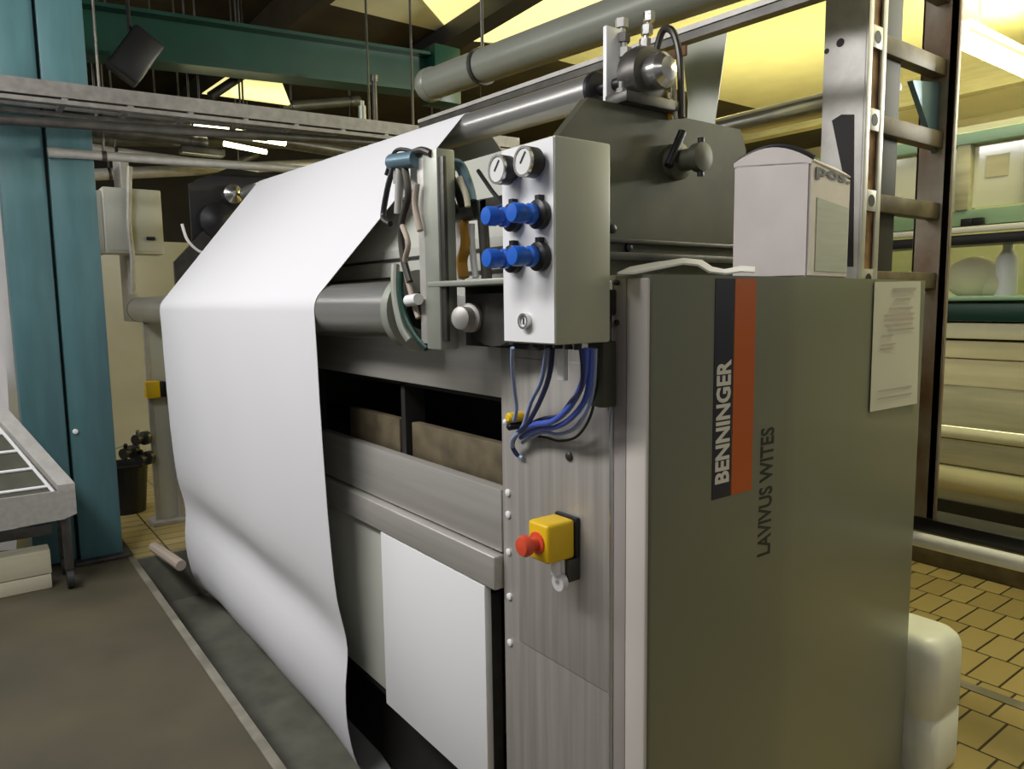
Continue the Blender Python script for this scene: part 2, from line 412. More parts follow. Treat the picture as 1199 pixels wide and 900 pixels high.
# fabric: path in (Y,z)
def fabric():
    rows = []
    n = 26
    for j in range(n + 1):
        x = XL + (XR - XL) * j / n
        c = UR(x); r = .0525; R = .0855
        path = []
        # hidden run behind the upper roller
        path += [(c.y + .16, c.z - .10)]
        # wrap upper roller
        p0 = Vector((c.y, c.z)); p1 = Vector(LRc)
        dv = p1 - p0; L = dv.length; ang = math.atan2(dv.y, dv.x) % (2 * PI)
        na = ang - math.acos((r - R) / L)          # outward normal of the straight run, pointing up and to the aisle
        a0 = math.radians(40)
        for k in range(7):
            a = a0 + (na - a0) * k / 6
            path.append((p0.x + r * math.cos(a), p0.y + r * math.sin(a)))
        s0 = Vector(path[-1]); e0 = Vector((p1.x + R * math.cos(na), p1.y + R * math.sin(na)))
        for k in range(1, 10):
            path.append(tuple(s0.lerp(e0, k / 10)))
        for k in range(9):
            a = na + (PI + .04 - na) * k / 8
            path.append((p1.x + R * math.cos(a), p1.y + R * math.sin(a)))
        y0 = path[-1][0]
        am = .32 + .68 * max(0.0, math.sin(PI * j / n)) ** .6
        base = ((1.30, .003, 0), (1.14, .005, 0), (.97, .009, 0), (.77, .015, 0), (.63, .024, -.004), (.54, .030, -.004), (.47, .035, 0), (.42, .039, .011), (.37, .043, .026), (.33, .046, .036), (.29, .048, .040), (.25, .049, .034), (.21, .050, .022), (.16, .051, .008), (.11, .053, 0), (.06, .056, -.005), (.01, .060, -.005), (-.04, .065, 0), (-.09, .071, .008), (-.135, .079, .020), (-.175, .092, .035), (-.21, .115, .045), (-.235, .155, .05), (-.245, .21, .05))
        tail = [(y0 + y_ + f_ * 1.4 * am, z_) for z_, y_, f_ in base]
        path += tail
        row = []
        m = len(path)
        for i, (yy, zz) in enumerate(path):
            w = 0
            if zz < 1.3 and i > 10:
                w = .0025 * math.sin(x * 9.0 + zz * 1.5) + .002 * math.sin(x * 4.3 - zz * 3)
                dx = .02 * (1.3 - zz) / 1.4 * (1 if j == 0 else 0)
            xx = x
            if zz < 1.3 and i > 10: xx = x + .03 * (1.3 - zz) / 1.4 * (1 - j / n)
            row.append((xx, yy + w, zz))
        rows.append(row)
    b = MB(); b.grid(rows, .0015)
    return b
o = fabric().build('fabric_sheet', 'cloth', ang=80)
tag(o, 'wide white fabric sheet running over two rollers and down the machine front', 'fabric')

# bearing block on near end of upper roller
pb = UR(-1.40)
bb = thing('bearing_block', 'dark pillow bearing holding the near end of the upper roller', 'bearing', (pb.x, pb.y, 1.955))
b = MB(); b.bbox((pb.x - .05, pb.y - .11, 1.956), (pb.x + .03, pb.y + .11, 1.985), .005); b.build('base', 'darksteel', bb)
b = MB(); b.lathe((pb.x - .04, pb.y, pb.z), (1, 0, 0), ((.075, 0), (.078, .03), (.07, .055), (.05, .06)), 28); b.build('housing', 'darksteel', bb)
b = MB(); b.lathe((pb.x + .02, pb.y, pb.z), (1, 0, 0), ((.045, 0), (.045, .04), (.03, .055), (.001, .06)), 24); b.build('shaft_cap', 'chrome', bb)
for dy in (-.09, .09):
    b = MB(); b.lathe((pb.x - .01, pb.y + dy, 1.985), (0, 0, 1), ((.014, 0), (.014, .012), (.007, .013), (.007, .03)), 6); b.build('bolt', 'chrome', bb)
b = MB(); b.bbox((-1.535, pb.y - .035, 1.955), (-1.52, pb.y + .035, 2.20), .003); o = b.build('mounting_plate', 'white', bb); o['label'] = 'white upright plate'
b = MB(); b.bbox((-1.56, pb.y - .05, 1.90), (-1.40, pb.y + .06, 1.956), .004); b.build('foot', 'oliveplate', bb)
# upright rods / hangers above the bearing
for i, (u0, v0, u1, v1, r, m, lab) in enumerate((
        (728, 28, 735, 85, .014, 'galv', 'knobbly hanger rod standing over the bearing, nearest the fabric'),
        (760, 20, 752, 72, .012, 'chrome', 'bright hanger rod with flat top, middle one over the bearing'))):
    p = aty(u0, v0, 1.55); q = aty(u1, v1, 1.53)
    th = thing('hanger_rod', lab, 'rod', q, 'hanger rods over the bearing')
    b = MB(); b.cyl(p, q, r * .6, n=14); b.build('rod', m, th)
    for k in (0, .3, .6, .9):
        c = p.lerp(q, k); b = MB(); b.cyl(c - Vector((0, 0, .012)), c + Vector((0, 0, .012)), r * 1.35, n=6); b.build('nut', 'darksteel' if i == 0 and k in (.3,) else m, th)
p = aty(778, 30, 1.62); q = aty(790, 135, 1.62)
th = thing('cable_guide', 'rusty cable guide with orange and cream leads hanging beside the bearing', 'guide', q)
b = MB(); b.tube([aty(768, 62, 1.62), aty(776, 36, 1.62), aty(788, 38, 1.62), aty(796, 70, 1.62), aty(798, 138, 1.62)], .010); b.build('hoop', 'darksteel', th)
b = MB(); b.bbox(aty(769, 78, 1.63) + Vector((0, -.01, 0)), aty(797, 50, 1.60) + Vector((0, .03, 0)), .004); b.build('clamp', 'rust', th)
b = MB(); b.bbox(aty(764, 138, 1.63) + Vector((0, -.006, 0)), aty(776, 88, 1.63) + Vector((0, .006, 0)), .003); b.build('tag', 'lumber', th)
b = MB(); b.tube([aty(780, 80, 1.6), aty(779, 105, 1.6), aty(785, 139, 1.6)], .007); b.build('orange_lead', 'ocable', th)
b = MB(); b.tube([aty(788, 80, 1.6), aty(790, 110, 1.6), aty(791, 139, 1.6)], .006); b.build('cream_lead', 'lumber', th)
b = MB(); b.tube([aty(783, 80, 1.62), aty(784, 100, 1.62), aty(780, 139, 1.62)], .008); b.build('grey_lead', 'tubegrey', th)

# ================================================================== CONTROL BOX
BX0, BX1, BY0, BY1, BZ0, BZ1 = -1.157, -1.0, .85, .985, 1.372, 1.737
cb = thing('pneumatic_control_box', 'pale grey control box with two gauges and four blue regulators', 'control box', ((BX0 + BX1) / 2, BY1, BZ0))
b = MB(); b.bbox((BX0, BY0, BZ0), (BX1, BY1, BZ1), .004, 2); hs = b.build('housing', 'boxwhite', cb)
b = MB(); b.box((BX0 + .003, BY0 - .0015, BZ0 + .003), (BX1 - .003, BY0 + .003, BZ1 - .003)); b.build('lit_front_face', 'white', cb)  # front face painted white as the lit side of the housing
b = MB(); b.bbox((-1.43, BY1, BZ1 - .09), (BX0 + .06, BY1 + .02, BZ1 - .05), .004); b.bbox((-1.43, BY1, BZ1 - .09), (-1.40, YF + .06, BZ1 - .05), .004); b.build('mounting_bracket', 'darksteel', cb)
b = MB(); b.bbox((BX0 + .01, BY1, BZ0 + .05), (BX1 - .04, YF - .005, BZ0 + .1), .004); b.build('mounting_bracket', 'darksteel', cb)
for x, z in ((-1.118, 1.692), (-1.040, 1.694)):
    b = MB(); b.lathe((x, BY0, z), (0, -1, 0), ((.016, 0), (.016, .012), (.0265, .013), (.0265, .036), (.024, .038)), 28); g = b.build('gauge', 'black', cb)
    b = MB(); b.cyl((x, BY0 - .0375, z), (x, BY0 - .0395, z), .0225, n=28); b.build('dial', 'dial', g)
    b = MB(); b.ring((x, BY0 - .036, z), (x, BY0 - .041, z), .0265, .0225, 28); b.build('bezel', 'chrome', g)
    b = MB(); b.box((x - .0015, BY0 - .0408, z - .005), (x + .0015, BY0 - .0396, z + .018), Matrix.Rotation(.7, 3, 'Y')); b.build('needle', 'black', g)
for x, z in ((-1.112, 1.606), (-1.034, 1.604), (-1.112, 1.530), (-1.034, 1.530)):
    b = MB(); b.lathe((x, BY0, z), (0, -1, 0), ((.024, 0), (.026, .004), (.026, .016), (.020, .019), (.018, .021)), 24); rg = b.build('regulator', 'black', cb)
    pf = [(.0165, .021), (.0185, .024), (.0185, .034), (.015, .038), (.0150, .046), (.0178, .049), (.0178, .066), (.0155, .071), (.001, .072)]
    b = MB(); b.lathe((x, BY0, z), (0, -1, 0), pf, 20); b.build('knob', 'blue', rg)
    b = MB(); b.box((x - .006, BY0 - .014, z + .022), (x + .006, BY0 - .002, z + .034)); b.build('lug', 'black', rg)
b = MB(); b.ring((-1.082, BY0 - .001, 1.414), (-1.082, BY0 - .012, 1.414), .0150, .0105); lk = b.build('lock', 'chrome', cb)
b = MB(); b.lathe((-1.082, BY0, 1.414), (0, -1, 0), ((.0105, 0), (.0105, .008), (.003, .009)), 18); b.build('lock_core', 'white', lk)
b = MB(); b.box((-1.0835, BY0 - .0105, 1.408), (-1.0805, BY0 - .0085, 1.42)); b.build('keyhole', 'black', lk)
for x in (-1.142, -1.1, -1.07, -1.04, -1.015):
    b = MB(); b.cyl((x, .915, BZ0 + .002), (x, .915, BZ0 - .012), .008, n=14); b.build('fitting', 'black', cb)
p = aty(658, 432, .93)
b = MB(); b.bbox(p + Vector((-.010, -.006, -.022)), p + Vector((.012, .006, .06)), .002); b.build('white_fitting', 'white', cb)['label'] = 'white hanging fitting'
b = MB(); p = aty(696, 476, 1.0); b.bbox((p.x - .02, 1.0, p.z), (p.x + .025, YF - .014, BZ0 - .001), .003); b.build('cable_duct', 'oliveplate', cb)['label'] = 'dark duct stub'
# air hoses
def hose(pts, r, m, lab):
    P = [aty(u, v, y) for u, v, y in pts]
    o = MB().tube(P, r, 10).build('air_hose', m, ang=80); tag(o, lab, 'hose', 'air hoses under the control box'); return o
hose([(600, 407, .92), (600, 430, .94), (603, 460, .98), (605, 478, 1.0), (602, 492, 1.01)], .0045, 'hoselight', 'pale blue hose dropping straight to the yellow connector')
hose([(647, 408, .92), (643, 440, .93), (632, 470, .96), (618, 495, .99), (604, 510, 1.01), (600, 522, 1.02), (606, 533, 1.03)], .0055, 'hosedark', 'navy hose crossing diagonally from box middle to plate lower left')
hose([(640, 408, .93), (634, 445, .95), (622, 470, .98), (612, 500, 1.0), (600, 515, 1.01), (603, 530, 1.03), (612, 536, 1.035)], .0048, 'hoselight', 'pale blue hose just left of the navy diagonal hose')
hose([(686, 408, .93), (684, 440, .94), (676, 462, .95), (662, 482, .96), (645, 494, .97), (625, 497, .99), (608, 505, 1.02)], .0065, 'hose', 'bright blue hose in the thick inner loop')
hose([(692, 408, .95), (690, 445, .96), (684, 470, .965), (668, 490, .97), (650, 500, .98), (630, 502, 1.0), (610, 512, 1.025)], .006, 'hose', 'bright blue hose in the second loop outward')
hose([(697, 408, .97), (695, 450, .98), (688, 478, .985), (674, 500, .99), (655, 508, 1.0), (635, 506, 1.01), (612, 518, 1.03)], .0045, 'hoselight', 'pale blue hose in the third loop outward')
hose([(680, 408, .92), (682, 430, .925), (680, 455, .93), (668, 470, .95), (655, 486, .97), (635, 490, .99), (610, 500, 1.02)], .004, 'hosedark', 'thin navy hose in the innermost loop')
hose([(700, 408, .99), (697, 460, 1.0), (690, 490, 1.01), (675, 511, 1.02), (655, 516, 1.025), (640, 512, 1.03), (625, 510, 1.035)], .003, 'rubber', 'thin black lead in the outermost loop')
hc = thing('hose_connector', 'yellow and black hose connector on the plate left of the hoses', 'connector', aty(601, 495, YF))
p = aty(602, 488, 1.02)
b = MB(); b.lathe((p.x, YF - .005, p.z), (0, -1, 0), ((.010, 0), (.012, .006), (.012, .04), (.008, .045)), 16); b.build('body', 'yellow', hc)
p = aty(600, 499, 1.02); b = MB(); b.lathe((p.x, YF - .005, p.z), (0, -1, 0), ((.009, 0), (.009, .035), (.004, .04)), 16); b.build('plug', 'black', hc)
b = MB(); b.lathe((p.x - .004, YF - .005, p.z + .012), (0, -1, 0), ((.007, 0), (.007, .045), (.003, .048)), 12); b.build('collar', 'white', hc)

# ================================================================== EMERGENCY STOP
es = thing('emergency_stop', 'yellow emergency stop box with red mushroom button on the brushed end column', 'emergency stop', (-1.185, YF - .004, .885))
b = MB(); b.bbox((-1.222, YF - .020, .893), (-1.150, YF - .007, .985), .004); b.build('back_plate', 'black', es)
b = MB(); b.bbox((-1.220, YF - .098, .896), (-1.152, YF - .020, .982), .008, 3); b.build('housing', 'yellow', es)
b = MB(); b.lathe((-1.186, YF - .098, .938), (0, -1, 0), ((.024, 0), (.024, .004), (.014, .005), (.014, .02), (.022, .026), (.0235, .036), (.019, .045), (.001, .049)), 26); b.build('button', 'red', es)
b = MB(); b.cyl((-1.175, YF - .055, .897), (-1.175, YF - .055, .862), .012, n=12); b.build('cable_gland', 'white', es)
b = MB(); b.ring((-1.168, YF - .043, .845), (-1.168, YF - .058, .845), .019, .007); b.build('clamp_ring', 'white', es)
b = MB(); b.bbox((-1.166, YF - .04, .845), (-1.150, YF - .008, .895), .003); b.build('bracket', 'darksteel', es)

# ================================================================== FABRIC EDGE GUIDE
wg = thing('fabric_edge_guide', 'grey upright fabric edge guide with hooks and air cylinder beside the control box', 'edge guide', (-1.48, .95, 1.34))
yb = .90
A = aty(494, 178, yb); B = aty(514, 178, yb); D_ = aty(494, 408, yb)
b = MB(); b.bbox((A.x, yb, D_.z), (B.x - .012, yb + .05, A.z), .004); b.build('upright_bar', 'aluminium', wg)
b = MB(); b.bbox((B.x - .014, yb + .006, D_.z + .02), (B.x + .006, yb + .016, A.z - .02), .002); b.build('channel_web', 'darksteel', wg)
b = MB(); b.bbox((A.x + .01, yb - .002, 1.487), (-1.215, 1.04, 1.500), .003); b.build('shelf', 'aluminium', wg)
b = MB(); b.box((A.x + .02, 1.0, 1.345), (-1.235, 1.02, 1.487)); b.box((-1.25, .93, 1.36), (-1.235, 1.02, 1.487)); b.build('recess', 'void', wg)
b = MB(); b.prism([(x, .965, z) for x, z in [(-1.46, 1.47), (-1.26, 1.47)] + [(-1.36 + .10 * math.cos(-a), 1.415 + .065 * math.sin(-a)) for a in [k * PI / 10 for k in range(11)]]], (0, .04, 0)); b.build('bearing_housing', 'darksteel', wg)
p = aty(540, 372, .93)
b = MB(); b.lathe((p.x, .965, p.z), (.3, -1, 0), ((.034, 0), (.034, .02), (.026, .024), (.026, .05), (.016, .056), (.001, .058)), 22); b.build('shaft_nut', 'galv', wg)
b = MB(); b.bbox((A.x - .035, yb + .005, 1.352), (A.x - .005, yb + .012, 1.80), .002); b.build('second_bar', 'galv', wg)
# ring guard round the roller end
b = MB(); b.tube([aty(470, 318, .90), aty(469, 340, .895), aty(474, 368, .895), aty(486, 392, .90), aty(500, 408, .91)], .008); b.build('guard_arc', 'green', wg)
b = MB(); b.tube([aty(463, 310, .90), aty(463, 345, .89), aty(470, 380, .89), aty(480, 398, .9)], .011); b.build('guard_arc', 'aluminium', wg)
b = MB(); b.tube([aty(464, 186, .9), aty(455, 215, .89), aty(449, 248, .885), aty(450, 257, .88), aty(457, 262, .88)], .0075); b.build('hook', 'black', wg)
b = MB(); b.tube([aty(474, 196, .9), aty(478, 230, .9), aty(470, 265, .9), aty(472, 300, .9), aty(480, 330, .9)], .009); b.build('hook', 'darksteel', wg)
b = MB(); b.tube([aty(488, 215, .89), aty(486, 240, .89), aty(492, 270, .89)], .008); b.build('hose', 'pink', wg)
b = MB(); b.tube([aty(482, 180, .9), aty(494, 176, .9), aty(505, 180, .9)], .009); b.build('hose', 'darksteel', wg)
b = MB(); b.cyl(aty(459, 190, .9), aty(488, 186, .9), .020, n=20); b.build('air_cylinder', 'bluegrey', wg)
b = MB(); b.cyl(aty(463, 186, .9), aty(463, 215, .9), .006, n=12); b.cyl(aty(468, 196, .9), aty(466, 250, .9), .010, n=12); b.build('cylinder_rod', 'galv', wg)
b = MB(); b.cyl(aty(472, 198, .92), aty(477, 232, .92), .014, n=16); b.build('spring_tube', 'white', wg)
b = MB(); b.cyl(aty(488, 196, .94), aty(488, 222, .94), .016, n=16); b.build('ball_joint', 'white', wg)
# second cylinder and back group between bar and box
b = MB(); b.tube([aty(526, 198, .98), aty(532, 192, .98), aty(541, 198, .98), aty(548, 218, .98), aty(552, 236, .98)], .014); b.build('curved_arm', 'bluegrey', wg)
b = MB(); b.tube([aty(528, 206, .97), aty(535, 222, .97), aty(541, 240, .97)], .010); b.build('link', 'black', wg)
b = MB(); b.tube([aty(538, 208, .96), aty(545, 226, .96), aty(548, 242, .96)], .007); b.build('link', 'lumber', wg)
b = MB(); b.cyl(aty(521, 252, 1.0), aty(562, 246, 1.0), .022, n=20); b.build('cross_cylinder', 'darksteel', wg)
b = MB(); b.bbox(aty(556, 258, 1.0) + Vector((0, -.01, 0)), aty(572, 232, 1.0) + Vector((0, .02, 0)), .004); b.build('valve_block', 'bluegrey', wg)
b = MB(); b.bbox((aty(513, 325, 1.03).x, 1.03, 1.501), (aty(541, 325, 1.03).x, 1.04, aty(520, 258, 1.03).z), .002); b.build('white_plate', 'carton', wg)
b = MB(); b.cyl(aty(570, 326, 1.0), aty(564, 236, 1.0), .013, n=14); b.build('dark_post', 'darksteel', wg)
b = MB(); b.tube([aty(543, 262, 1.0), aty(546, 285, .99), aty(541, 305, 1.0), aty(543, 325, 1.0)], .014); b.build('orange_cable', 'ocable', wg)
b = MB(); b.tube([aty(552, 262, 1.0), aty(553, 290, 1.0), aty(557, 325, 1.0)], .008); b.build('white_cable', 'white', wg)
b = MB(); b.tube([aty(560, 200, 1.0), aty(575, 222, .98), aty(588, 240, .95), aty(578, 247, .9)], .005); b.build('black_tube', 'black', wg)
b = MB(); b.tube([aty(576, 245, .95), aty(584, 243, .93), aty(592, 240, .91)], .006); b.build('black_tube', 'hosedark', wg)

b = MB(); b.tube([aty(508, 190, .93), aty(520, 186, .94), aty(530, 200, .96), aty(528, 225, .97), aty(536, 250, .98)], .006); b.build('black_tube', 'rubber', wg)
b = MB(); b.tube([aty(470, 262, .9), aty(478, 285, .895), aty(474, 310, .9), aty(482, 345, .9), aty(490, 372, .9)], .007); b.build('hose', 'pink', wg)
b = MB(); b.cyl(aty(478, 352, .885), aty(490, 350, .885), .014, n=16); b.build('ball_joint', 'white', wg)
b = MB(); b.tube([aty(452, 205, .9), aty(462, 178, .91), aty(478, 176, .92), aty(496, 186, .93)], .005); b.build('black_tube', 'rubber', wg)
# ================================================================== BOX, STRIP, NOTICE ON THE CABINET
bx = thing('cardboard_box', 'white cardboard carton with bulging lid on the cabinet top', 'box', (-1.15, 1.78, 1.50))
zb = 1.505
# footprint: front face (u 857..945) and right face (947..993)
f0 = aty(858, 302, 1.50); f1 = aty(946, 313, 1.50); 
P0 = Vector((-1.235, 1.63, zb)); 
# choose corner on a plane near cabinet edge
Pc = atz(946, 314, 1.53)
Pc = atx(946, 313, -1.02); Pl = atx(857, 303, -1.19); 
wv = Vector((Pl.x - Pc.x, Pl.y - Pc.y, 0)); Pr = atx(993, 303, -1.06)
rv = Vector((Pr.x - Pc.x, Pr.y - Pc.y, 0))
hc_ = atx(949, 186, -1.02).z; hl_ = atx(861, 192, -1.19).z; hr_ = atx(992, 208, -1.06).z
base = [Vector((Pc.x, Pc.y, 1.500)), Vector((Pl.x, Pl.y, 1.500)), Vector((Pl.x + rv.x, Pl.y + rv.y, 1.500)), Vector((Pr.x, Pr.y, 1.500))]
top = [Vector((Pc.x, Pc.y, hc_)), Vector((Pl.x, Pl.y, hl_)), Vector((Pl.x + rv.x, Pl.y + rv.y, hl_)), Vector((Pr.x, Pr.y, hr_))]
b = MB()
va = [b.bm.verts.new(p) for p in base]; vb = [b.bm.verts.new(p) for p in top]
b.bm.faces.new(va); b.bm.faces.new(vb[::-1])
for i in range(4): b.bm.faces.new((va[i], vb[i], vb[(i+1) % 4], va[(i+1) % 4]))
bmesh.ops.bevel(b.bm, geom=b.bm.edges[:], offset=.006, segments=2, affect='EDGES')
body = b.build('body', 'carton', bx)
nrm = Vector((rv.y, -rv.x, 0)).normalized()
if nrm.x < 0: nrm = -nrm
def onr(s, t): # point on right face
    p = base[0].lerp(base[3], s); q = top[0].lerp(top[3], s); return p.lerp(q, t) + nrm * .0015
b = MB(); b.grid([[onr(.15, .06), onr(.95, .06)], [onr(.15, .70), onr(.95, .70)]], .001); b.build('printed_label', 'cartonprint', bx)
# arched lid flap
n = 12; rows = []
for k in range(n + 1):
    t = k / n; zz = .034 * math.sin(PI * t) ** .9
    rows.append([top[1].lerp(top[0], t) + Vector((0, 0, zz)), top[2].lerp(top[3], t) + Vector((0, 0, zz + .004))])
b = MB(); b.grid(rows, .004); b.build('lid_flap', 'carton', bx)
# front closing piece under the arched flap
fr = [top[1] + Vector((0, 0, -.01))] + [r[0] for r in rows] + [top[0] + Vector((0, 0, -.01))]
b = MB(); b.prism(fr, (rv.normalized() * .006)); b.build('front_flap', 'carton', bx)
# dark lid edge
fr2 = [r[0] + Vector((0, 0, .002)) for r in rows]
b = MB(); b.tube([p + rv.normalized() * .02 + Vector((0, 0, .004)) for p in fr2], .006, smooth=False); b.build('lid_edge', 'black', bx)['label'] = 'dark lid edge'
text('pos.', 'void', 'lettering', body, top[0].lerp(top[3], .1) + Vector((0, 0, -.042)) + nrm * .002, rv, (0, 0, 1), .030, rv.length * .86, bold=.03)

# white bent strip lying on the cover
up_ = [(722, 319), (738, 312), (765, 307), (800, 302), (822, 304), (834, 312), (848, 315), (868, 311), (884, 312)]
lo_ = [(724, 322), (742, 320), (766, 314), (800, 307.5), (818, 309.5), (831, 317.5), (850, 319.5), (868, 317), (884, 318)]
rows = [[atx(u, v, -1.02), atx((u + a) / 2, (v + c_) / 2, -.992), atx(a, c_, -.975)] for (u, v), (a, c_) in zip(up_, lo_)]
for r in rows:
    for p in r: p.z = max(p.z, 1.5025)
o = MB().grid(rows, .004).build('plastic_strip', 'white', ang=80); tag(o, 'bent white plastic strip arching along the cabinet top edge', 'strip')
# notice sheet
def cov(u, v):   # point on the rear half of the side cover
    x = XC - .03
    for _ in range(6):
        p = atx(u, v, x); x = XC - .007 - .06 * (p.y - 1.57) / .57
    return p
q = [cov(1023, 330), cov(1077, 329), cov(1071, 472), cov(1017, 482)]
nt_ = thing('notice_sheet', 'sheet of faintly printed paper taped to the rear of the olive cover', 'notice', (q[2] + q[3]) / 2)
nn = Vector((.57, .06, 0)).normalized()
b = MB(); b.grid([[q[0] + nn * .002, q[1] + nn * .002], [q[3] + nn * .003, q[2] + nn * .006]], .001); ps = b.build('paper', 'paper', nt_)
def pl(s, t): return (q[0].lerp(q[1], s)).lerp(q[3].lerp(q[2], s), t) + nn * .0075
def pline(s0, s1, t0, t1, m, nm):
    b = MB(); b.grid([[pl(s0, t0), pl(s1, t0)], [pl(s0, t1), pl(s1, t1)]], .0004); b.build(nm, m, nt_)
for s0, s1, t0, t1, m in ((.35, .85, .05, .075, 'ink'), (.4, .75, .13, .145, 'ink'), (.3, .8, .20, .215, 'inkred'), (.2, .85, .25, .262, 'inkred'), (.2, .85, .29, .302, 'inkred'), (.22, .8, .33, .342, 'inkred'), (.3, .85, .37, .38, 'ink'), (.15, .4, .41, .42, 'ink'), (.15, .45, .48, .49, 'inkred'), (.15, .4, .51, .52, 'inkred'), (.12, .85, .84, .85, 'ink'), (.12, .85, .90, .91, 'ink')):
    pline(s0, s1, t0, t1, m, 'printed_line')

# ================================================================== STEEL RACK (two perforated uprights and rungs)
rk = thing('ladder_frame', 'tall galvanised ladder frame with two perforated rust-streaked uprights behind the cabinet', 'frame', (-1.3, 2.6, FT))
UX0, UX1, UY0, UY1 = -1.435, -1.285, 2.42, 2.54
b = MB(); b.bbox((UX0, UY0, FT), (UX1 - .004, UY0 + .008, 4.0), .002); b.build('web_plate', 'galv', rk)
b = MB()
b.bbox((UX1 - .004, UY0, FT), (UX1 + .004, UY0 + .030, 4.0), .002); b.bbox((UX1 - .004, UY1 - .030, FT), (UX1 + .004, UY1, 4.0), .002)
hz = []
z = .2
while z < 4.0: hz.append(z); z += .262
up = None
for z in hz: b.bbox((UX1 - .004, UY0 + .02, z - .035), (UX1 + .0035, UY1 - .02, z + .035), .001)
up = b.build('perforated_face', 'galv', rk)
b = MB(); b.box((UX1 - .014, UY0 + .02, FT), (UX1 - .006, UY1 - .02, 4.0)); b.build('rusty_slot', 'rust', rk)
for z in hz:
    if z < 1.4: continue
    b = MB(); b.cyl((UX1 - .004, (UY0 + UY1) / 2, z), (UX1 + .0045, (UY0 + UY1) / 2, z), .020, n=18); b.build('hole', 'void', up)
b = MB(); b.bbox((UX0 + .02, UY1 - .008, FT), (UX1 - .004, UY1, 4.0), .002); b.build('rear_plate', 'darksteel', rk)
# dark notch cut in the web
nz = [aty(974, 141, UY0 - .002), aty(985, 134, UY0 - .002), aty(1000, 134, UY0 - .002), aty(999, 312, UY0 - .002), aty(992, 312, UY0 - .002), aty(986, 200, UY0 - .002)]
b = MB(); b.prism(nz, (0, .004, 0)); b.build('notch', 'void', rk)
for (u, v, r) in ((984, 50, .014), (968, 60, .009), (985, 178, .006)):
    p = aty(u, v, UY0); b = MB(); b.cyl((p.x, UY0 - .001, p.z), (p.x, UY0 + .004, p.z), r, n=14); b.build('hole', 'void', rk)
RY0, RY1 = 3.02, 3.16
RX0, RX1 = -1.39, -1.26
GZ1 = aty(1100, 610, RY0).z; GZm = aty(1100, 626, RY0).z; GZ0 = aty(1100, 643, RY0).z
gr = thing('guard_rail', 'low white tube rail under a black beam above the ochre tiles', 'rail', (-.6, RY0 + .05, FT))
b = MB(); b.bbox((-2.4, RY0 - .005, GZm), (1.2, RY0 + .15, GZ1), .004); b.build('beam', 'black', gr)
b = MB(); b.cyl((-2.4, RY0 - .025, (GZ0 + GZm) / 2), (1.2, RY0 - .025, (GZ0 + GZm) / 2), (GZm - GZ0) / 2, n=20); b.build('tube', 'white', gr)
for x in (-2.3, 1.1):
    b = MB(); b.bbox((x - .03, RY0 + .04, FT), (x + .03, RY0 + .10, GZm), .004); b.build('leg', 'darksteel', gr)
b = MB(); b.bbox((RX0, RY0, GZ1), (RX0 + .01, RY1, 4.0), .002); b.bbox((RX0, RY0, GZ1), (RX1, RY0 + .01, 4.0), .002); b.bbox((RX1 - .03, RY0, GZ1), (RX1, RY0 + .03, 4.0), .003); b.build('rear_upright', 'rustgalv', rk)
b = MB(); b.bbox((UX1 - .05, UY1, FT), (UX1 - .03, UY1 + .17, 4.0), .002); b.build('dark_gap_sheet', 'void', rk)  # black sheet put in for the dark gap between the uprights
for z in hz:
    if z < 1.4: continue
    b = MB(); b.bbox((UX1 - .06, UY1 - .01, z - .03), (UX1 - .01, RY0 + .01, z + .03), .003); b.build('rung', 'brown', rk)
b = MB(); b.prism([(UX1 - .05, 2.80, 2.22), (UX1 - .05, RY0 + .01, 2.25), (UX1 - .05, RY0 + .01, 1.98)], (.02, 0, 0)); b.build('gusset', 'bluegrey', rk)

# ================================================================== OVERHEAD PIPES
def pipe(name, lab, cat, p, q, r, m, collar=None, group=None, hang=True):
    p = Vector(p); q = Vector(q)
    t = thing(name, lab, cat, (p + q) / 2, group)
    b = MB(); b.cyl(p, q, r, n=28); b.build('pipe_body', m, t)
    d = (q - p).normalized()
    for e, s in ((p, 1), (q, -1)):
        b = MB(); b.lathe(e, d * s, ((r * 1.04, -.01), (r * 1.10, 0), (r * 1.10, .05), (r * 1.02, .06)), 28); b.build('collar', collar or m, t)
    if hang:
        for k in (.12, .88):
            c = p.lerp(q, k); top = 4.3 if c.y < 2.6 else 4.0
            b = MB(); b.cyl(c + Vector((0, 0, r * .9)), (c.x, c.y, top), .008, n=8); b.build('hanger', 'darksteel', t)
            b = MB(); b.ring(c - d * .012, c + d * .012, r * 1.12, r * .98, 20); b.build('clip', 'darksteel', t)
    return t
yT = 2.1
p = (aty(502, 100, yT)); q = aty(760, 8, yT)
d = (q - p).normalized()
pipe('overhead_pipe', 'thick pale grey pipe running overhead above the bearing', 'pipe', p, p + d * 4.2, .078, 'tubegrey')
p2 = aty(560, 125, 1.95); q2 = aty(860, 25, 1.95); d2 = (q2 - p2).normalized()
b = MB(); R_ = d2.to_track_quat('X', 'Z').to_matrix()
t = thing('overhead_rail', 'dark steel rail directly beneath the thick grey pipe', 'rail', p2)
c = p2 + d2 * 1.6
b.box(c - Vector((2.1, .02, .018)), c + Vector((2.1, .02, .018)), R_, c); b.build('rail_body', 'darksteel', t)
b = MB(); c3 = c + Vector((0, -.021, .016)); b.box(c3 - Vector((2.1, .005, .008)), c3 + Vector((2.1, .005, .008)), R_, c3); b.build('rail_lip', 'galv', t)
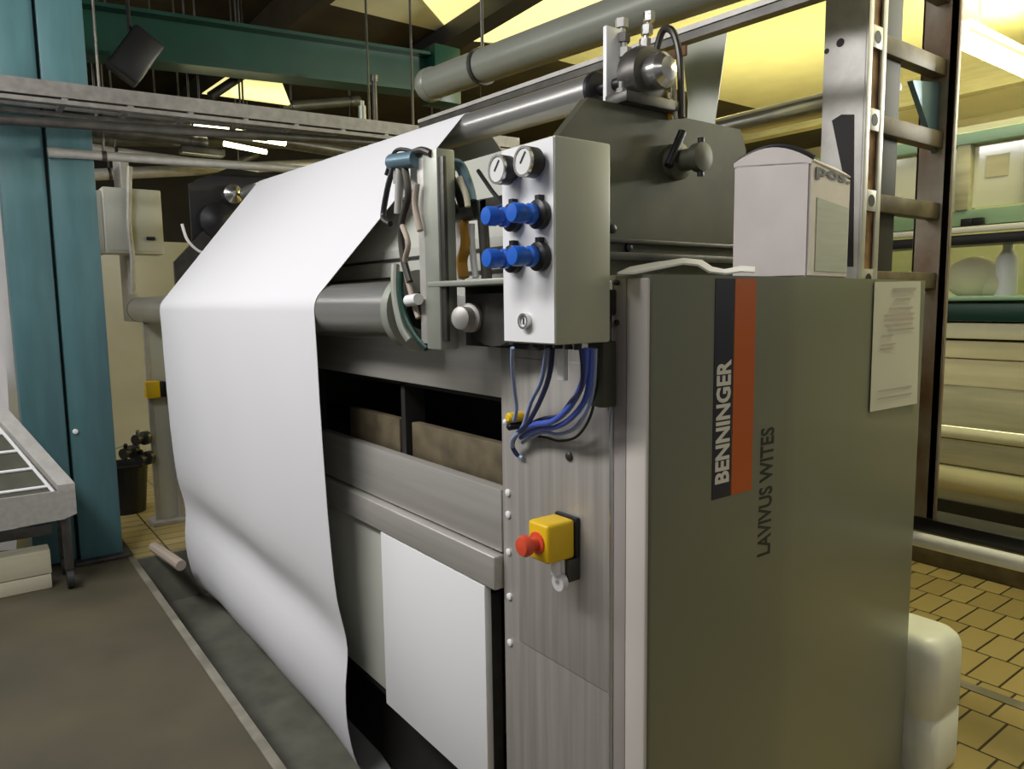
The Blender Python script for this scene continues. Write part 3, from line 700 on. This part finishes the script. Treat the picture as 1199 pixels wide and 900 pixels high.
# rear roller seen under the ceiling
roller('rear dark steel roller seen between side plate and ladder frame', (-4.2, 3.0, 2.268), (-1.62, 3.0, 2.262), .050, 'roller')
rr = bpy.data.objects['guide_roller.002']
for x in (-4.28, -1.70):
    b = MB(); b.bbox((x - .025, 2.975, FT if x > -3 else 0), (x + .025, 3.025, 2.25), .004); b.build('support_post', 'darksteel', rr)
p = aty(838, 152, 3.6); 
t = thing('hanging_cloth', 'narrow pale cloth strip hanging behind the olive side plate', 'cloth', aty(825, 145, 2.6))
r0 = [aty(798, 48, 2.6), aty(806, 120, 2.6), aty(803, 200, 2.6)]; r1 = [aty(852, 36, 2.6), aty(838, 140, 2.6), aty(836, 200, 2.6)]
b = MB(); b.grid([[a, a.lerp(c, .5) + Vector((0, -.02, 0)), c] for a, c in zip(r0, r1)], .003); b.build('cloth_panel', 'palegrey' if 'palegrey' in M else 'boxwhite', t)

# ================================================================== CANISTER
cn = thing('plastic_canister', 'white plastic canister on the tiles beside the olive cover', 'canister', (-1.1, 2.53, FT))
def canring(z, ins):
    x0, x1, y0, y1 = -1.235 + ins, -.975 - ins, 2.41 + ins, 2.65 - ins; r = .055
    pts = []
    for cx, cy, a0 in ((x1 - r, y1 - r, 0), (x0 + r, y1 - r, PI/2), (x0 + r, y0 + r, PI), (x1 - r, y0 + r, 3*PI/2)):
        for k in range(7):
            a = a0 + k * PI/12; pts.append((cx + r * math.cos(a), cy + r * math.sin(a), z))
    return pts
b = MB(); rings = []
for z, i in ((FT, .012), (FT + .01, .003), (FT + .03, 0), (.06, 0), (.065, .004), (.075, .004), (.08, 0), (.25, 0), (.29, .002), (.315, .010), (.332, .024), (.34, .045)):
    rings.append([b.bm.verts.new(p) for p in canring(z, i)])
for a, c in zip(rings, rings[1:]):
    for i in range(28): b.bm.faces.new((a[i], a[(i+1) % 28], c[(i+1) % 28], c[i]))
b.bm.faces.new(rings[0][::-1]); b.bm.faces.new(rings[-1])
b.build('body', 'can', cn, ang=60)
b = MB(); b.tube([(-1.16, 2.44, .332), (-1.16, 2.47, .36), (-1.16, 2.56, .36), (-1.16, 2.59, .332)], .014); b.build('handle', 'can', cn)
b = MB(); b.lathe((-1.18, 2.61, .332), (0, 0, 1), ((.024, 0), (.024, .02), (.02, .024), (.001, .025)), 18); b.build('cap', 'white', cn)

# ================================================================== BACKGROUND MACHINE
BYF = 4.55
bm_ = thing('dyeing_machine', 'long yellow-lit machine with green framed window and cloth bands across the back aisle', 'machine', (-2.2, 5, FT))
XA, XB = -2.95, .8
def zb_(v): return aty(1160, v, BYF).z
b = MB(); b.box((XA, BYF, .0), (XB, BYF + .9, .26)); b.build('base', 'black', bm_)
b = MB(); b.bbox((XA, BYF - .05, FT), (XB, BYF + .02, .105), .01, 3); b.build('foot_rail', 'brown', bm_)
def band(v0, v1, dy, m, nm, r=None):
    z0, z1 = zb_(v1), zb_(v0)
    if r:
        b = MB(); b.cyl((XA, BYF + dy + (z1 - z0) / 2, (z0 + z1) / 2), (XB, BYF + dy + (z1 - z0) / 2, (z0 + z1) / 2), (z1 - z0) / 2, n=24)
    else:
        b = MB(); b.bbox((XA, BYF + dy, z0), (XB, BYF + .5, z1), .008)
    b.build(nm, m, bm_)
band(560, 606, .02, 'oldcloth', 'cloth_band'); band(553, 585, -.02, 'palecloth', 'cloth_roll', True)
band(520, 552, .02, 'oldcloth', 'cloth_band'); band(505, 519, -.02, 'pale', 'roller', True)
band(455, 505, .03, 'oldcloth', 'cloth_band'); band(422, 455, .02, 'palecloth', 'cloth_band'); band(400, 421, .0, 'palecloth', 'cloth_band')
band(378, 397, -.03, 'pale', 'cover_strip')
band(355, 376, -.06, 'green', 'green_beam'); 
# shelf recess with bags
b = MB(); b.box((XA, BYF + .5, zb_(355)), (XB, BYF + .53, zb_(120))); b.build('back_panel', 'pale', bm_)
band(346, 352, -.04, 'greenframe', 'shelf_edge')
b = MB(); b.box((XA, BYF, zb_(352)), (XB, BYF + .5, zb_(349))); b.build('shelf', 'pale', bm_)
b = MB(); b.bbox((XA, BYF - .05, zb_(271)), (XB, BYF - .01, zb_(264)), .004); b.build('white_rail', 'white', bm_)
b = MB(); b.bbox((XA, BYF - .02, zb_(285)), (XB, BYF + .2, zb_(273)), .004); b.build('shadow_strip', 'black', bm_)  # black bar put in for the shadow under the white rail
b = MB(); b.bbox((XA, BYF, zb_(262)), (XB, BYF + .1, zb_(243)), .004); b.build('control_strip', 'greenframe', bm_)
b = MB(); b.bbox((XA, BYF - .02, zb_(165)), (XB, BYF + .1, zb_(151)), .004); b.build('window_head', 'greenframe', bm_)
b = MB(); b.box((XA, BYF + .05, zb_(240)), (XB, BYF + .06, zb_(165))); wn = b.build('window_panel', 'glass', bm_)
for u in (1128, 1215):
    p = aty(u, 200, BYF); b = MB(); b.bbox((p.x - .035, BYF - .01, zb_(243)), (p.x + .035, BYF + .09, zb_(165)), .004); b.build('mullion', 'oldcloth', wn)
b = MB(); p = aty(1155, 200, BYF); b.box((p.x - .02, BYF + .044, zb_(206)), (p.x + .09, BYF + .05, zb_(180))); b.build('faint_plate', 'palecloth', wn)
for (u, w) in ((1135, .06), (1148, .05)):
    p = aty(u, 256, BYF); b = MB(); b.bbox((p.x - w / 2, BYF - .04, zb_(263)), (p.x + w / 2, BYF - .001, zb_(254)), .004); b.build('switch', 'black', bm_)
for i, (u, v, r, sc_) in enumerate(((1140, 333, .13, (1.2, .8, .95)), (1165, 338, .10, (1.1, .8, .8)))):
    p = aty(u, v, BYF + .22); p.z = zb_(349) + r * sc_[2] * .97
    b = MB(); b.sphere(p, r, sc_); o = b.build('bag', 'bag', ang=80); tag(o, ('larger', 'smaller')[i] + ' round cream bag on the green machine shelf', 'bag', 'bags on the rear machine shelf')
p = aty(1180, 300, BYF + .2)
b = MB(); b.lathe((p.x, p.y, zb_(349)), (0, 0, 1), ((.05, 0), (.055, .02), (.055, .22), (.025, .27), (.025, .31), (.001, .31)), 20); o = b.build('bottle', 'white'); tag(o, 'tall pale bottle on the green machine shelf', 'bottle')

# ================================================================== TEAL COLUMN
clm = thing('steel_column', 'teal painted steel column standing at the left of the machine', 'column', (-4.8, .45, 0))
b = MB(); b.bbox((-5.0, .452, 0.02), (-4.72, .668, 4.3), .004); b.build('flange', 'teal', clm)
b = MB(); b.bbox((-4.97, .232, 0.02), (-4.745, .436, 4.3), .004); b.build('flange', 'teal', clm)
b = MB(); b.box((-4.95, .43, .02), (-4.80, .458, 4.3)); b.build('web', 'green', clm)
b = MB(); b.bbox((-5.05, .42, 0.001), (-4.66, .71, .022), .003); b.build('base_plate', 'darksteel', clm)
p = atx(86, 505, -4.72); b = MB(); b.lathe((-4.72, .475, p.z), (1, 0, 0), ((.014, 0), (.014, .01), (.004, .014)), 12); b.build('bolt', 'white', clm)

# ================================================================== CABLE TRAYS, BEAM, CONDUITS (upper left)
def traybox(y, z, w, x0, x1):
    pass
ct = thing('cable_tray', 'grey ladder cable tray crossing in front of the teal column', 'cable tray', (-4.42, 1.6, 2.45))
def yline(x, ua, va, ub, vb, ya=-1.0, yb_=4.2):
    a = atx(ua, va, x); c = atx(ub, vb, x); s = (c.z - a.z) / (c.y - a.y)
    return lambda y: Vector((x, y, a.z + s * (y - a.y)))
L = yline(-4.40, 0, 97, 420, 146)
Y0, Y1 = -.8, 3.4
for dx in (0, -.28):
    b = MB(); b.prism([L(Y0) + Vector((dx, 0, -.035)), L(Y1) + Vector((dx, 0, -.035)), L(Y1) + Vector((dx, 0, .04)), L(Y0) + Vector((dx, 0, .04))], (-.012, 0, 0)); b.build('side_rail', 'traygrey', ct)
    b = MB(); b.prism([L(Y0) + Vector((dx + .012, 0, -.070)), L(Y1) + Vector((dx + .012, 0, -.070)), L(Y1) + Vector((dx + .012, 0, -.050)), L(Y0) + Vector((dx + .012, 0, -.050))], (-.04, 0, 0)); b.build('lower_flange', 'traygrey', ct)
for k in range(14):
    y = Y0 + .1 + k * .30; p = L(y); b = MB(); b.bbox((p.x - .285, y, p.z - .05), (p.x - .005, y + .03, p.z - .03), .003); b.build('rung', 'traygrey', ct)
for k, (dz, r, m) in enumerate(((-.01, .018, 'darksteel'), (-.012, .014, 'pink'), (-.01, .02, 'darksteel'))):
    b = MB(); b.cyl(L(Y0) + Vector((-.08 - k * .07, 0, dz)), L(Y1) + Vector((-.08 - k * .07, 0, dz)), r, n=12); o = b.build('tray_cable', m)
    tag(o, ('dark cable at the aisle side of the cable tray', 'pinkish cable in the middle of the cable tray', 'thick dark cable at the far side of the cable tray')[k], 'cable', 'cables in the tray')
LL = yline(-4.46, 0, 140, 420, 166)
pipe('conduit_pipe', 'grey conduit running just below the cable tray', 'pipe', LL(-.8), LL(3.0), .025, 'darksteel', group='conduits on the left')
LL = yline(-4.70, 55, 178, 230, 190)
pipe('conduit_pipe', 'thin grey conduit below the tray, lowest in front of the column', 'pipe', LL(.46), LL(2.6), .025, 'galv', group='conduits on the left')
LL = yline(-5.6, 95, 30, 490, 82)
gb = thing('green_beam', 'dark green steel beam crossing under the roof beside the teal column', 'beam', LL(2.4))
def yprism(b, L, y0, y1, z0, z1, t, dx=0):
    b.prism([L(y0) + Vector((dx, 0, z0)), L(y1) + Vector((dx, 0, z0)), L(y1) + Vector((dx, 0, z1)), L(y0) + Vector((dx, 0, z1))], (-t, 0, 0)); return b
b = MB(); yprism(b, LL, -.8, 3.6, -.14, .14, .02, -.10); b.build('web', 'green', gb)
b = MB(); yprism(b, LL, -.8, 3.6, -.165, -.14, .22); b.build('flange', 'green', gb)
b = MB(); yprism(b, LL, -.8, 3.6, .14, .165, .22); b.build('flange', 'green', gb)
b = MB(); c = LL(3.55); b.bbox((c.x - .2, 3.4, c.z - .25), (c.x + .04, 3.66, c.z + .22), .01); b.build('end_block', 'green', gb)
LL = yline(-7.2, 100, 205, 420, 190)
pipe('conduit_pipe', 'horizontal grey conduit high on the far left partition', 'pipe', LL(.6), LL(5), .05, 'galv', group='conduits on the left')
LL = yline(-6.6, 100, 128, 420, 180)
pipe('conduit_pipe', 'dark pipe behind the cable tray', 'pipe', LL(.2), LL(4.5), .06, 'darksteel', group='conduits on the left')
LL = yline(-7.0, 150, 165, 420, 170)
pipe('conduit_pipe', 'long greenish pipe below the far lamps', 'pipe', LL(.2), LL(5.5), .045, 'oliveplate', group='conduits on the left')
# black beams along the width under the left roof
for (u, v, y, s, lab) in ((330, 60, 3.6, .14, 'black roof girder over the far left, beyond the green beam'),):
    p = aty(u, v, y)
    b = MB(); b.bbox((-11.8, y, p.z - s), (-5.4, y + .15, p.z + s), .01); o = b.build('roof_girder', 'beam'); tag(o, lab, 'beam')
for nm, q in (('glow_pane_2', [atz(488, -8, 3.98), atz(525, 35, 3.98), atz(596, -8, 3.98)]), ('glow_pane_3', [atz(548, 48, 3.98), atz(612, 52, 3.98), atz(790, -8, 3.98), atz(640, -8, 3.98)])):
    b = MB(); b.prism(q, (0, 0, .02)); struct(b.build(nm, 'ceiling_glow'))  # glowing panes added in place of lit ceiling panels
L1 = atz(532, 42, 3.9); L2 = atz(612, -8, 3.9); dd = (L2 - L1).normalized()
b = MB(); Rm = dd.to_track_quat('X', 'Z').to_matrix(); c = L1 + dd * 1.2; b.box(c - Vector((2.6, .10, .08)), c + Vector((2.6, .10, .08)), Rm, c); struct(b.build('trim_3', 'beam'))
# far lamps
fl = []
for i, ((u, v), (u2, v2), y, r, lab) in enumerate((((228, 148), (334, 166), 0, .035, 'long lit tube lamp below the cable tray at the far left'), ((262, 168), (312, 178), 0, .02, 'short lit tube lamp just under the long one at the far left'), ((212, 188), (262, 192), 0, .02, 'small lit tube lamp, lowest at the far left'))):
    x = -6.2
    p = atx(u, v, x); q = atx(u2, v2, x)
    t = thing('tube_lamp', lab, 'lamp', (p + q) / 2, 'tube lamps at the far left')
    b = MB(); b.cyl(p, q, r, n=14); b.build('tube', 'lampfar', t)
    b = MB(); b.bbox(Vector((x - .06, p.y, max(p.z, q.z) + .05)), Vector((x + .06, q.y, max(p.z, q.z) + .10)), .005); b.build('housing', 'darksteel', t)
    b = MB(); b.cyl((x, (p.y + q.y) / 2, max(p.z, q.z) + .10), (x, (p.y + q.y) / 2, 4.0 if (p.y + q.y) / 2 > 2.6 else 4.3), .008, n=8); b.build('hanger', 'darksteel', t)
# sloping glowing pane put in for a lit ceiling bay
q = [atx(238, 108, -6.3), atx(340, 122, -6.3), atx(330, 96, -6.3), atx(296, 68, -6.3)]
b = MB(); b.prism(q, (-.05, 0, 0)); o = b.build('glow_pane_1', 'ceiling_glow'); struct(o)
b = MB(); b.cyl(atx(246, 113, -6.25), atx(302, 76, -6.25), .035, n=12); o = b.build('pane_bar', 'beam', None); struct(o); o.name = 'trim_6'
# electrical boxes
def ebox(u0, v0, u1, v1, x, d, m, lab):
    p = atx(u0, v1, x); q = atx(u1, v0, x)
    t = thing('electrical_box', lab, 'electrical box', (x, (p.y + q.y) / 2, p.z), 'electrical boxes by the column')
    b = MB(); b.bbox((x - d, p.y, p.z), (x, q.y, q.z), .008); b.build('housing', m, t)
    b = MB(); b.bbox((x, p.y + .02, p.z + .02), (x + .006, q.y - .02, q.z - .02), .002); b.build('door', m, t)
    b = MB(); b.bbox((x + .006, q.y - .12, p.z + .10), (x + .02, q.y - .06, p.z + .125), .003); b.build('latch', 'black', t)
    b = MB(); b.bbox((x - d - .3, (p.y + q.y) / 2 - .03, p.z - .5), (x - d, (p.y + q.y) / 2 + .03, q.z + .3), .004); b.build('mounting_post', 'galv', t)
ebox(125, 223, 188, 296, -6.0, .22, 'panelgrey', 'grey electrical box with small black latch right of the teal column')
ebox(96, 223, 121, 296, -6.05, .22, 'panelgrey', 'pale narrow electrical box half behind the teal column')
b = MB(); b.tube([atx(152, 195, -5.972), atx(151, 260, -5.972), atx(155, 300, -5.972), atx(156, 345, -5.972)], .018); o = b.build('conduit_pipe', 'galv'); tag(o, 'vertical grey conduit running down over the electrical box', 'pipe', 'conduits on the left')
p = aty(426, 120, 2.2); 
b = MB(); b.cyl(Vector((aty(425, 175, 2.2).x, 2.2, 0 if aty(425, 175, 2.2).x < -3 else FT)), aty(424, 124, 2.2), .024, n=14); b.cyl(aty(424, 124, 2.2), aty(424, 118, 2.2), .014, n=12); o = b.build('drop_rod', 'tubegrey'); tag(o, 'short pale rod standing up just behind the fabric top', 'rod')
b = MB(); b.cyl(Vector((aty(438, 90, 2.6).x, 2.6, 0 if aty(438, 90, 2.6).x < -3 else FT)), aty(438, 90, 2.6), .018, n=12); b.cyl(aty(438, 96, 2.6), aty(438, 88, 2.6), .028, n=12); o = b.build('drop_rod', 'darksteel'); tag(o, 'longer dark rod rising to the green beam end', 'rod')
# clutter of struts at far left under the roof
for i, (u0, v0, u1, v1, x, r, m) in enumerate(((110, 175, 300, 200, -6.9, .04, 'galv'), (95, 150, 240, 168, -6.2, .05, 'darksteel'), (230, 215, 300, 180, -7.2, .035, 'oliveplate'), (180, 160, 215, 140, -6.8, .05, 'darksteel'), (330, 125, 420, 118, -7.5, .05, 'oliveplate'), (330, 150, 420, 150, -7.5, .06, 'darksteel'))):
    p = atx(u0, v0, x); q = atx(u1, v1, x)
    pipe('strut_pipe', ('grey pipe just above the electrical boxes', 'dark pipe nearest the teal column under the tray', 'olive brace slanting up behind the fabric top left', 'short dark brace under the tray', 'olive pipe right of the lit ceiling pane', 'thick dark pipe left of the pale rod')[i], 'pipe', p, q, r, m, group='pipes in the far left roof')
# hanging dark lamp/duct at upper left
t = thing('hanging_speaker', 'black slanted floodlight hanging between column and green beam', 'floodlight', atx(160, 65, -5.0))
p = atx(158, 66, -5.3); R_ = Matrix.Rotation(-.6, 3, 'X')
b = MB(); b.bbox(p - Vector((.07, .10, .16)), p + Vector((.07, .10, .16)), .02, 2, R_, p); b.build('housing', 'black', t)
b = MB(); b.cyl(p + Vector((0, -.02, .1)), Vector((p.x, p.y - .03, 4.3)), .012, n=10); b.build('stem', 'black', t)
t.name = 'floodlight'

# ================================================================== FAR END STAND
st = thing('valve_stand', 'narrow grey steel stand with valves beyond the far fabric edge', 'stand', (-5.25, 1.0, 0))
XS = -5.25
p0 = atx(167, 374, XS); p1 = atx(190, 374, XS)
b = MB(); b.bbox((XS - .03, p0.y, .02), (XS, p0.y + .03, p0.z), .004); b.bbox((XS - .03, p1.y + .02, .02), (XS, p1.y + .06, p0.z), .004); b.build('post', 'galv', st)
b = MB(); b.bbox((XS - .02, p0.y + .03, .02), (XS - .012, p1.y + .02, p0.z), .002); b.build('plate', 'panelgrey', st)
b = MB(); b.bbox((XS - .12, p0.y - .03, .0), (XS + .05, p1.y + .5, .03), .004); b.build('foot', 'galv', st)
b = MB(); b.bbox((XS - .10, p1.y + .1, .03), (XS - .02, p1.y + .45, 1.35), .004); b.build('rear_plate', 'panelgrey', st)
# stop box on stand
p = atx(180, 456, XS + .05)
e2 = thing('emergency_stop', 'small yellow stop box on the far valve stand', 'emergency stop', p)
b = MB(); b.bbox((XS, p.y - .05, p.z - .055), (XS + .08, p.y + .035, p.z + .055), .008); b.build('housing', 'yellow', e2)
b = MB(); b.bbox((XS, p.y + .036, p.z - .05), (XS + .08, p.y + .07, p.z + .05), .004); b.build('back_plate', 'black', e2)
# valves
for (u, v) in ((172, 512), (158, 528), (176, 535)):
    p = atx(u, v, XS + .02); b = MB(); b.lathe(p, (.6, -.8, 0), ((.03, -.02), (.045, 0), (.045, .03), (.02, .04), (.02, .08), (.035, .085), (.035, .10), (.001, .10)), 18); v_ = b.build('valve', 'darksteel', st)
    b = MB(); b.cyl(p + Vector((.02, -.06, -.05)), p + Vector((.05, -.06, .06)), .012, n=10); b.build('valve_handle', 'chrome' if u == 172 else 'black', v_)
p = atx(152, 575, -5.6)
bk = thing('bucket', 'black bucket standing behind the teal column base', 'bucket', (-5.75, p.y, 0))
b = MB(); b.lathe((-5.75, p.y, 0), (0, 0, 1), ((.12, 0), (.15, .33), (.158, .335), (.158, .35), (.148, .35), (.14, .32), (.12, .02)), 26); b.build('body', 'black', bk)
b = MB(); b.tube([(-5.75, p.y - .155, .34), (-5.72, p.y - .11, .44), (-5.70, p.y, .48), (-5.72, p.y + .11, .44), (-5.75, p.y + .155, .34)], .006); b.build('handle', 'galv', bk)
b = MB(); b.tube([atz(180, 640, .06), atz(198, 652, .05), atz(212, 662, .035)], .03); o = b.build('floor_pipe', 'pink'); tag(o, 'short pinkish pipe lying on the floor beside the far fabric edge', 'pipe')

# ================================================================== CHUTE CART, BOARDS AND FILM AT THE LEFT EDGE
cart = thing('steel_cart', 'low stainless cart with slatted sloping tray at the left edge', 'cart', (-4.5, .1, 0))
A1 = atx(88, 572, -4.30); A0 = Vector((-4.30, -.75, A1.z))
B1 = Vector((-4.64, .17, .90)); B0 = Vector((-4.64, -.75, .90))
# front apron
b = MB(); b.prism([A0, A1, Vector((-4.30, A1.y, A1.z - .13)), Vector((-4.30, A1.y - .06, A1.z - .15)), Vector((-4.30, -.75, A1.z - .17))], (-.02, 0, 0)); b.build('apron', 'steelh', cart)
# side band along the slope
dS = (B1 - A1)
b = MB(); b.prism([A1, B1, B1 + Vector((0, .0, .03)), A1 + Vector((0, 0, .03))], (0, -.075, 0)); b.build('side_rim', 'galv', cart)
b = MB(); b.prism([A1 + Vector((-.02, -.0, 0)), B1, Vector((-4.64, B1.y, .40)), Vector((-4.33, A1.y, .40))], (0, -.012, 0)); b.build('side_plate', 'steelh', cart)
nv_ = Vector((dS.z, 0, -dS.x)).normalized()
# tray bed and slats
bedA = lambda y: Vector((-4.32, y, A1.z - .03)); bedB = lambda y: Vector((-4.64, y, .86))
b = MB(); b.prism([bedA(-.75), bedA(A1.y - .08), bedB(B1.y - .06), bedB(-.75)], (0, 0, -.015)); b.build('tray_bed', 'oliveplate', cart)
for k in range(4):
    t0 = .12 + k * .24
    p = bedA(-.75).lerp(bedB(-.75), t0); q = bedA(A1.y - .08).lerp(bedB(B1.y - .06), t0)
    b = MB(); b.cyl(p + Vector((0, 0, .006)), q + Vector((0, 0, .006)), .008, n=8); b.build('slat', 'white', cart)
b = MB(); b.cyl(bedA(A1.y - .085) + Vector((0, 0, .01)), bedB(B1.y - .065) + Vector((0, 0, .01)), .009, n=8); b.build('edge_bead', 'white', cart)
for y in (A1.y - .05, -.6):
    for x in (-4.34, -4.60):
        b = MB(); b.bbox((x - .02, y - .02, .10), (x + .02, y + .02, .42), .003); b.build('leg', 'darksteel', cart)
        b = MB(); b.cyl((x, y - .015, .05), (x, y + .015, .05), .05, n=20); b.build('castor', 'rubber', cart)
b = MB(); b.bbox((-4.36, -.70, .30), (-4.34, .30, .355), .004); b.build('crossbar', 'darksteel', cart)
# boards stacked on floor under the cart
for i, (z0, z1, y1, lab) in enumerate(((.0, .075, .285, 'cream board lying on the concrete, bottom one under the steel cart'), (.079, .20, .288, 'thick cream board on top of the one under the steel cart'))):
    b = MB(); b.bbox((-4.54, -.55, z0), (-4.40, y1, z1), .005); o = b.build('cream_board', 'lumber'); tag(o, lab, 'board', 'boards under the cart')
# white film at left edge
rows = []
for k in range(14):
    t_ = k / 13; v = 215 + t_ * 452
    xo = -5.25
    row = []
    for j in range(8):
        u = -70 + (6 + 30 * t_ + 70) * j / 7
        p = atx(u, v, xo); p.z = max(p.z, .004 + .001 * j); p.x += .04 * math.sin(j * 2.1 + t_ * 2); row.append(p)
    rows.append(row)
b = MB(); b.grid(rows, .003); o = b.build('plastic_film', 'plasticsheet', ang=80); tag(o, 'white plastic film hanging behind the teal column at the left edge', 'film')

# ================================================================== LIGHTS
def area(name, loc, size, size_y, energy, col, target=None, rot=None):
    l = bpy.data.lights.new(name, 'AREA'); l.shape = 'RECTANGLE'; l.size = size; l.size_y = size_y; l.energy = energy; l.color = col
    o = bpy.data.objects.new(name, l); C.objects.link(o); o.location = loc
    if target is not None: o.rotation_euler = (Vector(target) - Vector(loc)).to_track_quat('-Z', 'Y').to_euler()
    return o
area('aisle_light', (-2.6, -1.25, 3.45), 3.6, .5, 128, (1, .98, .98), (-2.9, .9, 1.0))
area('aisle_light', (1.5, -.8, 3.2), 2.0, .5, 8, (1, .97, .92), (-1.0, 1.2, 1.0))
area('aisle_light', (-6.5, -1.5, 3.4), 2.5, .5, 34, (1, .98, .95), (-5.5, .9, 0.8))
area('side_light', (2.6, 3.0, 3.4), .5, 2.5, 7, (1, .97, .86), (-.9, 1.7, .8))
for x, y, e in ((-2.85, 7.2, 130), (-.6, 3.9, 45), (-4.6, 6.2, 70), (.8, 6.0, 40)):
    area('hall_light', (x, y, 3.75 if y > 4.5 else 3.6), .3, 1.5, e, (1, .86, .28) if x < -2 else (1, .93, .55), (x, y + .01, 0))
area('cover_fill_light', (-.42, 6.3, 2.4), .8, 1.0, 480, (1, .99, .90), (-.95, 1.8, .8))  # added lamp without a fixture, lightens the cover's rear half
area('ceiling_fill_light', (-4.4, 6.6, 2.5), 2.0, 1.6, 52, (1, .90, .34), (-4.4, 6.61, 5))  # added lamp aimed upward to brighten the rear ceiling
t = thing('tube_lamp', 'bright fluorescent tube under the rear ceiling at the right edge', 'lamp', (-2.85, 7.7, 3.55), 'ceiling tube lamps')
b = MB(); b.cyl((-2.85, 6.85, 3.55), (-2.85, 9.0, 3.55), .045, n=16); b.build('tube', 'lamp', t)
b = MB(); b.bbox((-2.95, 6.8, 3.61), (-2.75, 9.05, 3.70), .008); b.build('housing', 'white', t)
b = MB(); b.cyl((-2.85, 7.2, 3.7), (-2.85, 7.2, 4.0), .012, n=8); b.cyl((-2.85, 8.6, 3.7), (-2.85, 8.6, 4.0), .012, n=8); b.build('hanger', 'galv', t)

w = bpy.data.worlds.new('world'); bpy.context.scene.world = w; w.use_nodes = True
w.node_tree.nodes['Background'].inputs['Color'].default_value = (.95, .97, 1.0, 1); w.node_tree.nodes['Background'].inputs['Strength'].default_value = .15
vs = bpy.context.scene.view_settings
vs.view_transform = 'Standard'; vs.look = 'None'; vs.exposure = 0.0; vs.gamma = 1.0; vs.use_curve_mapping = False
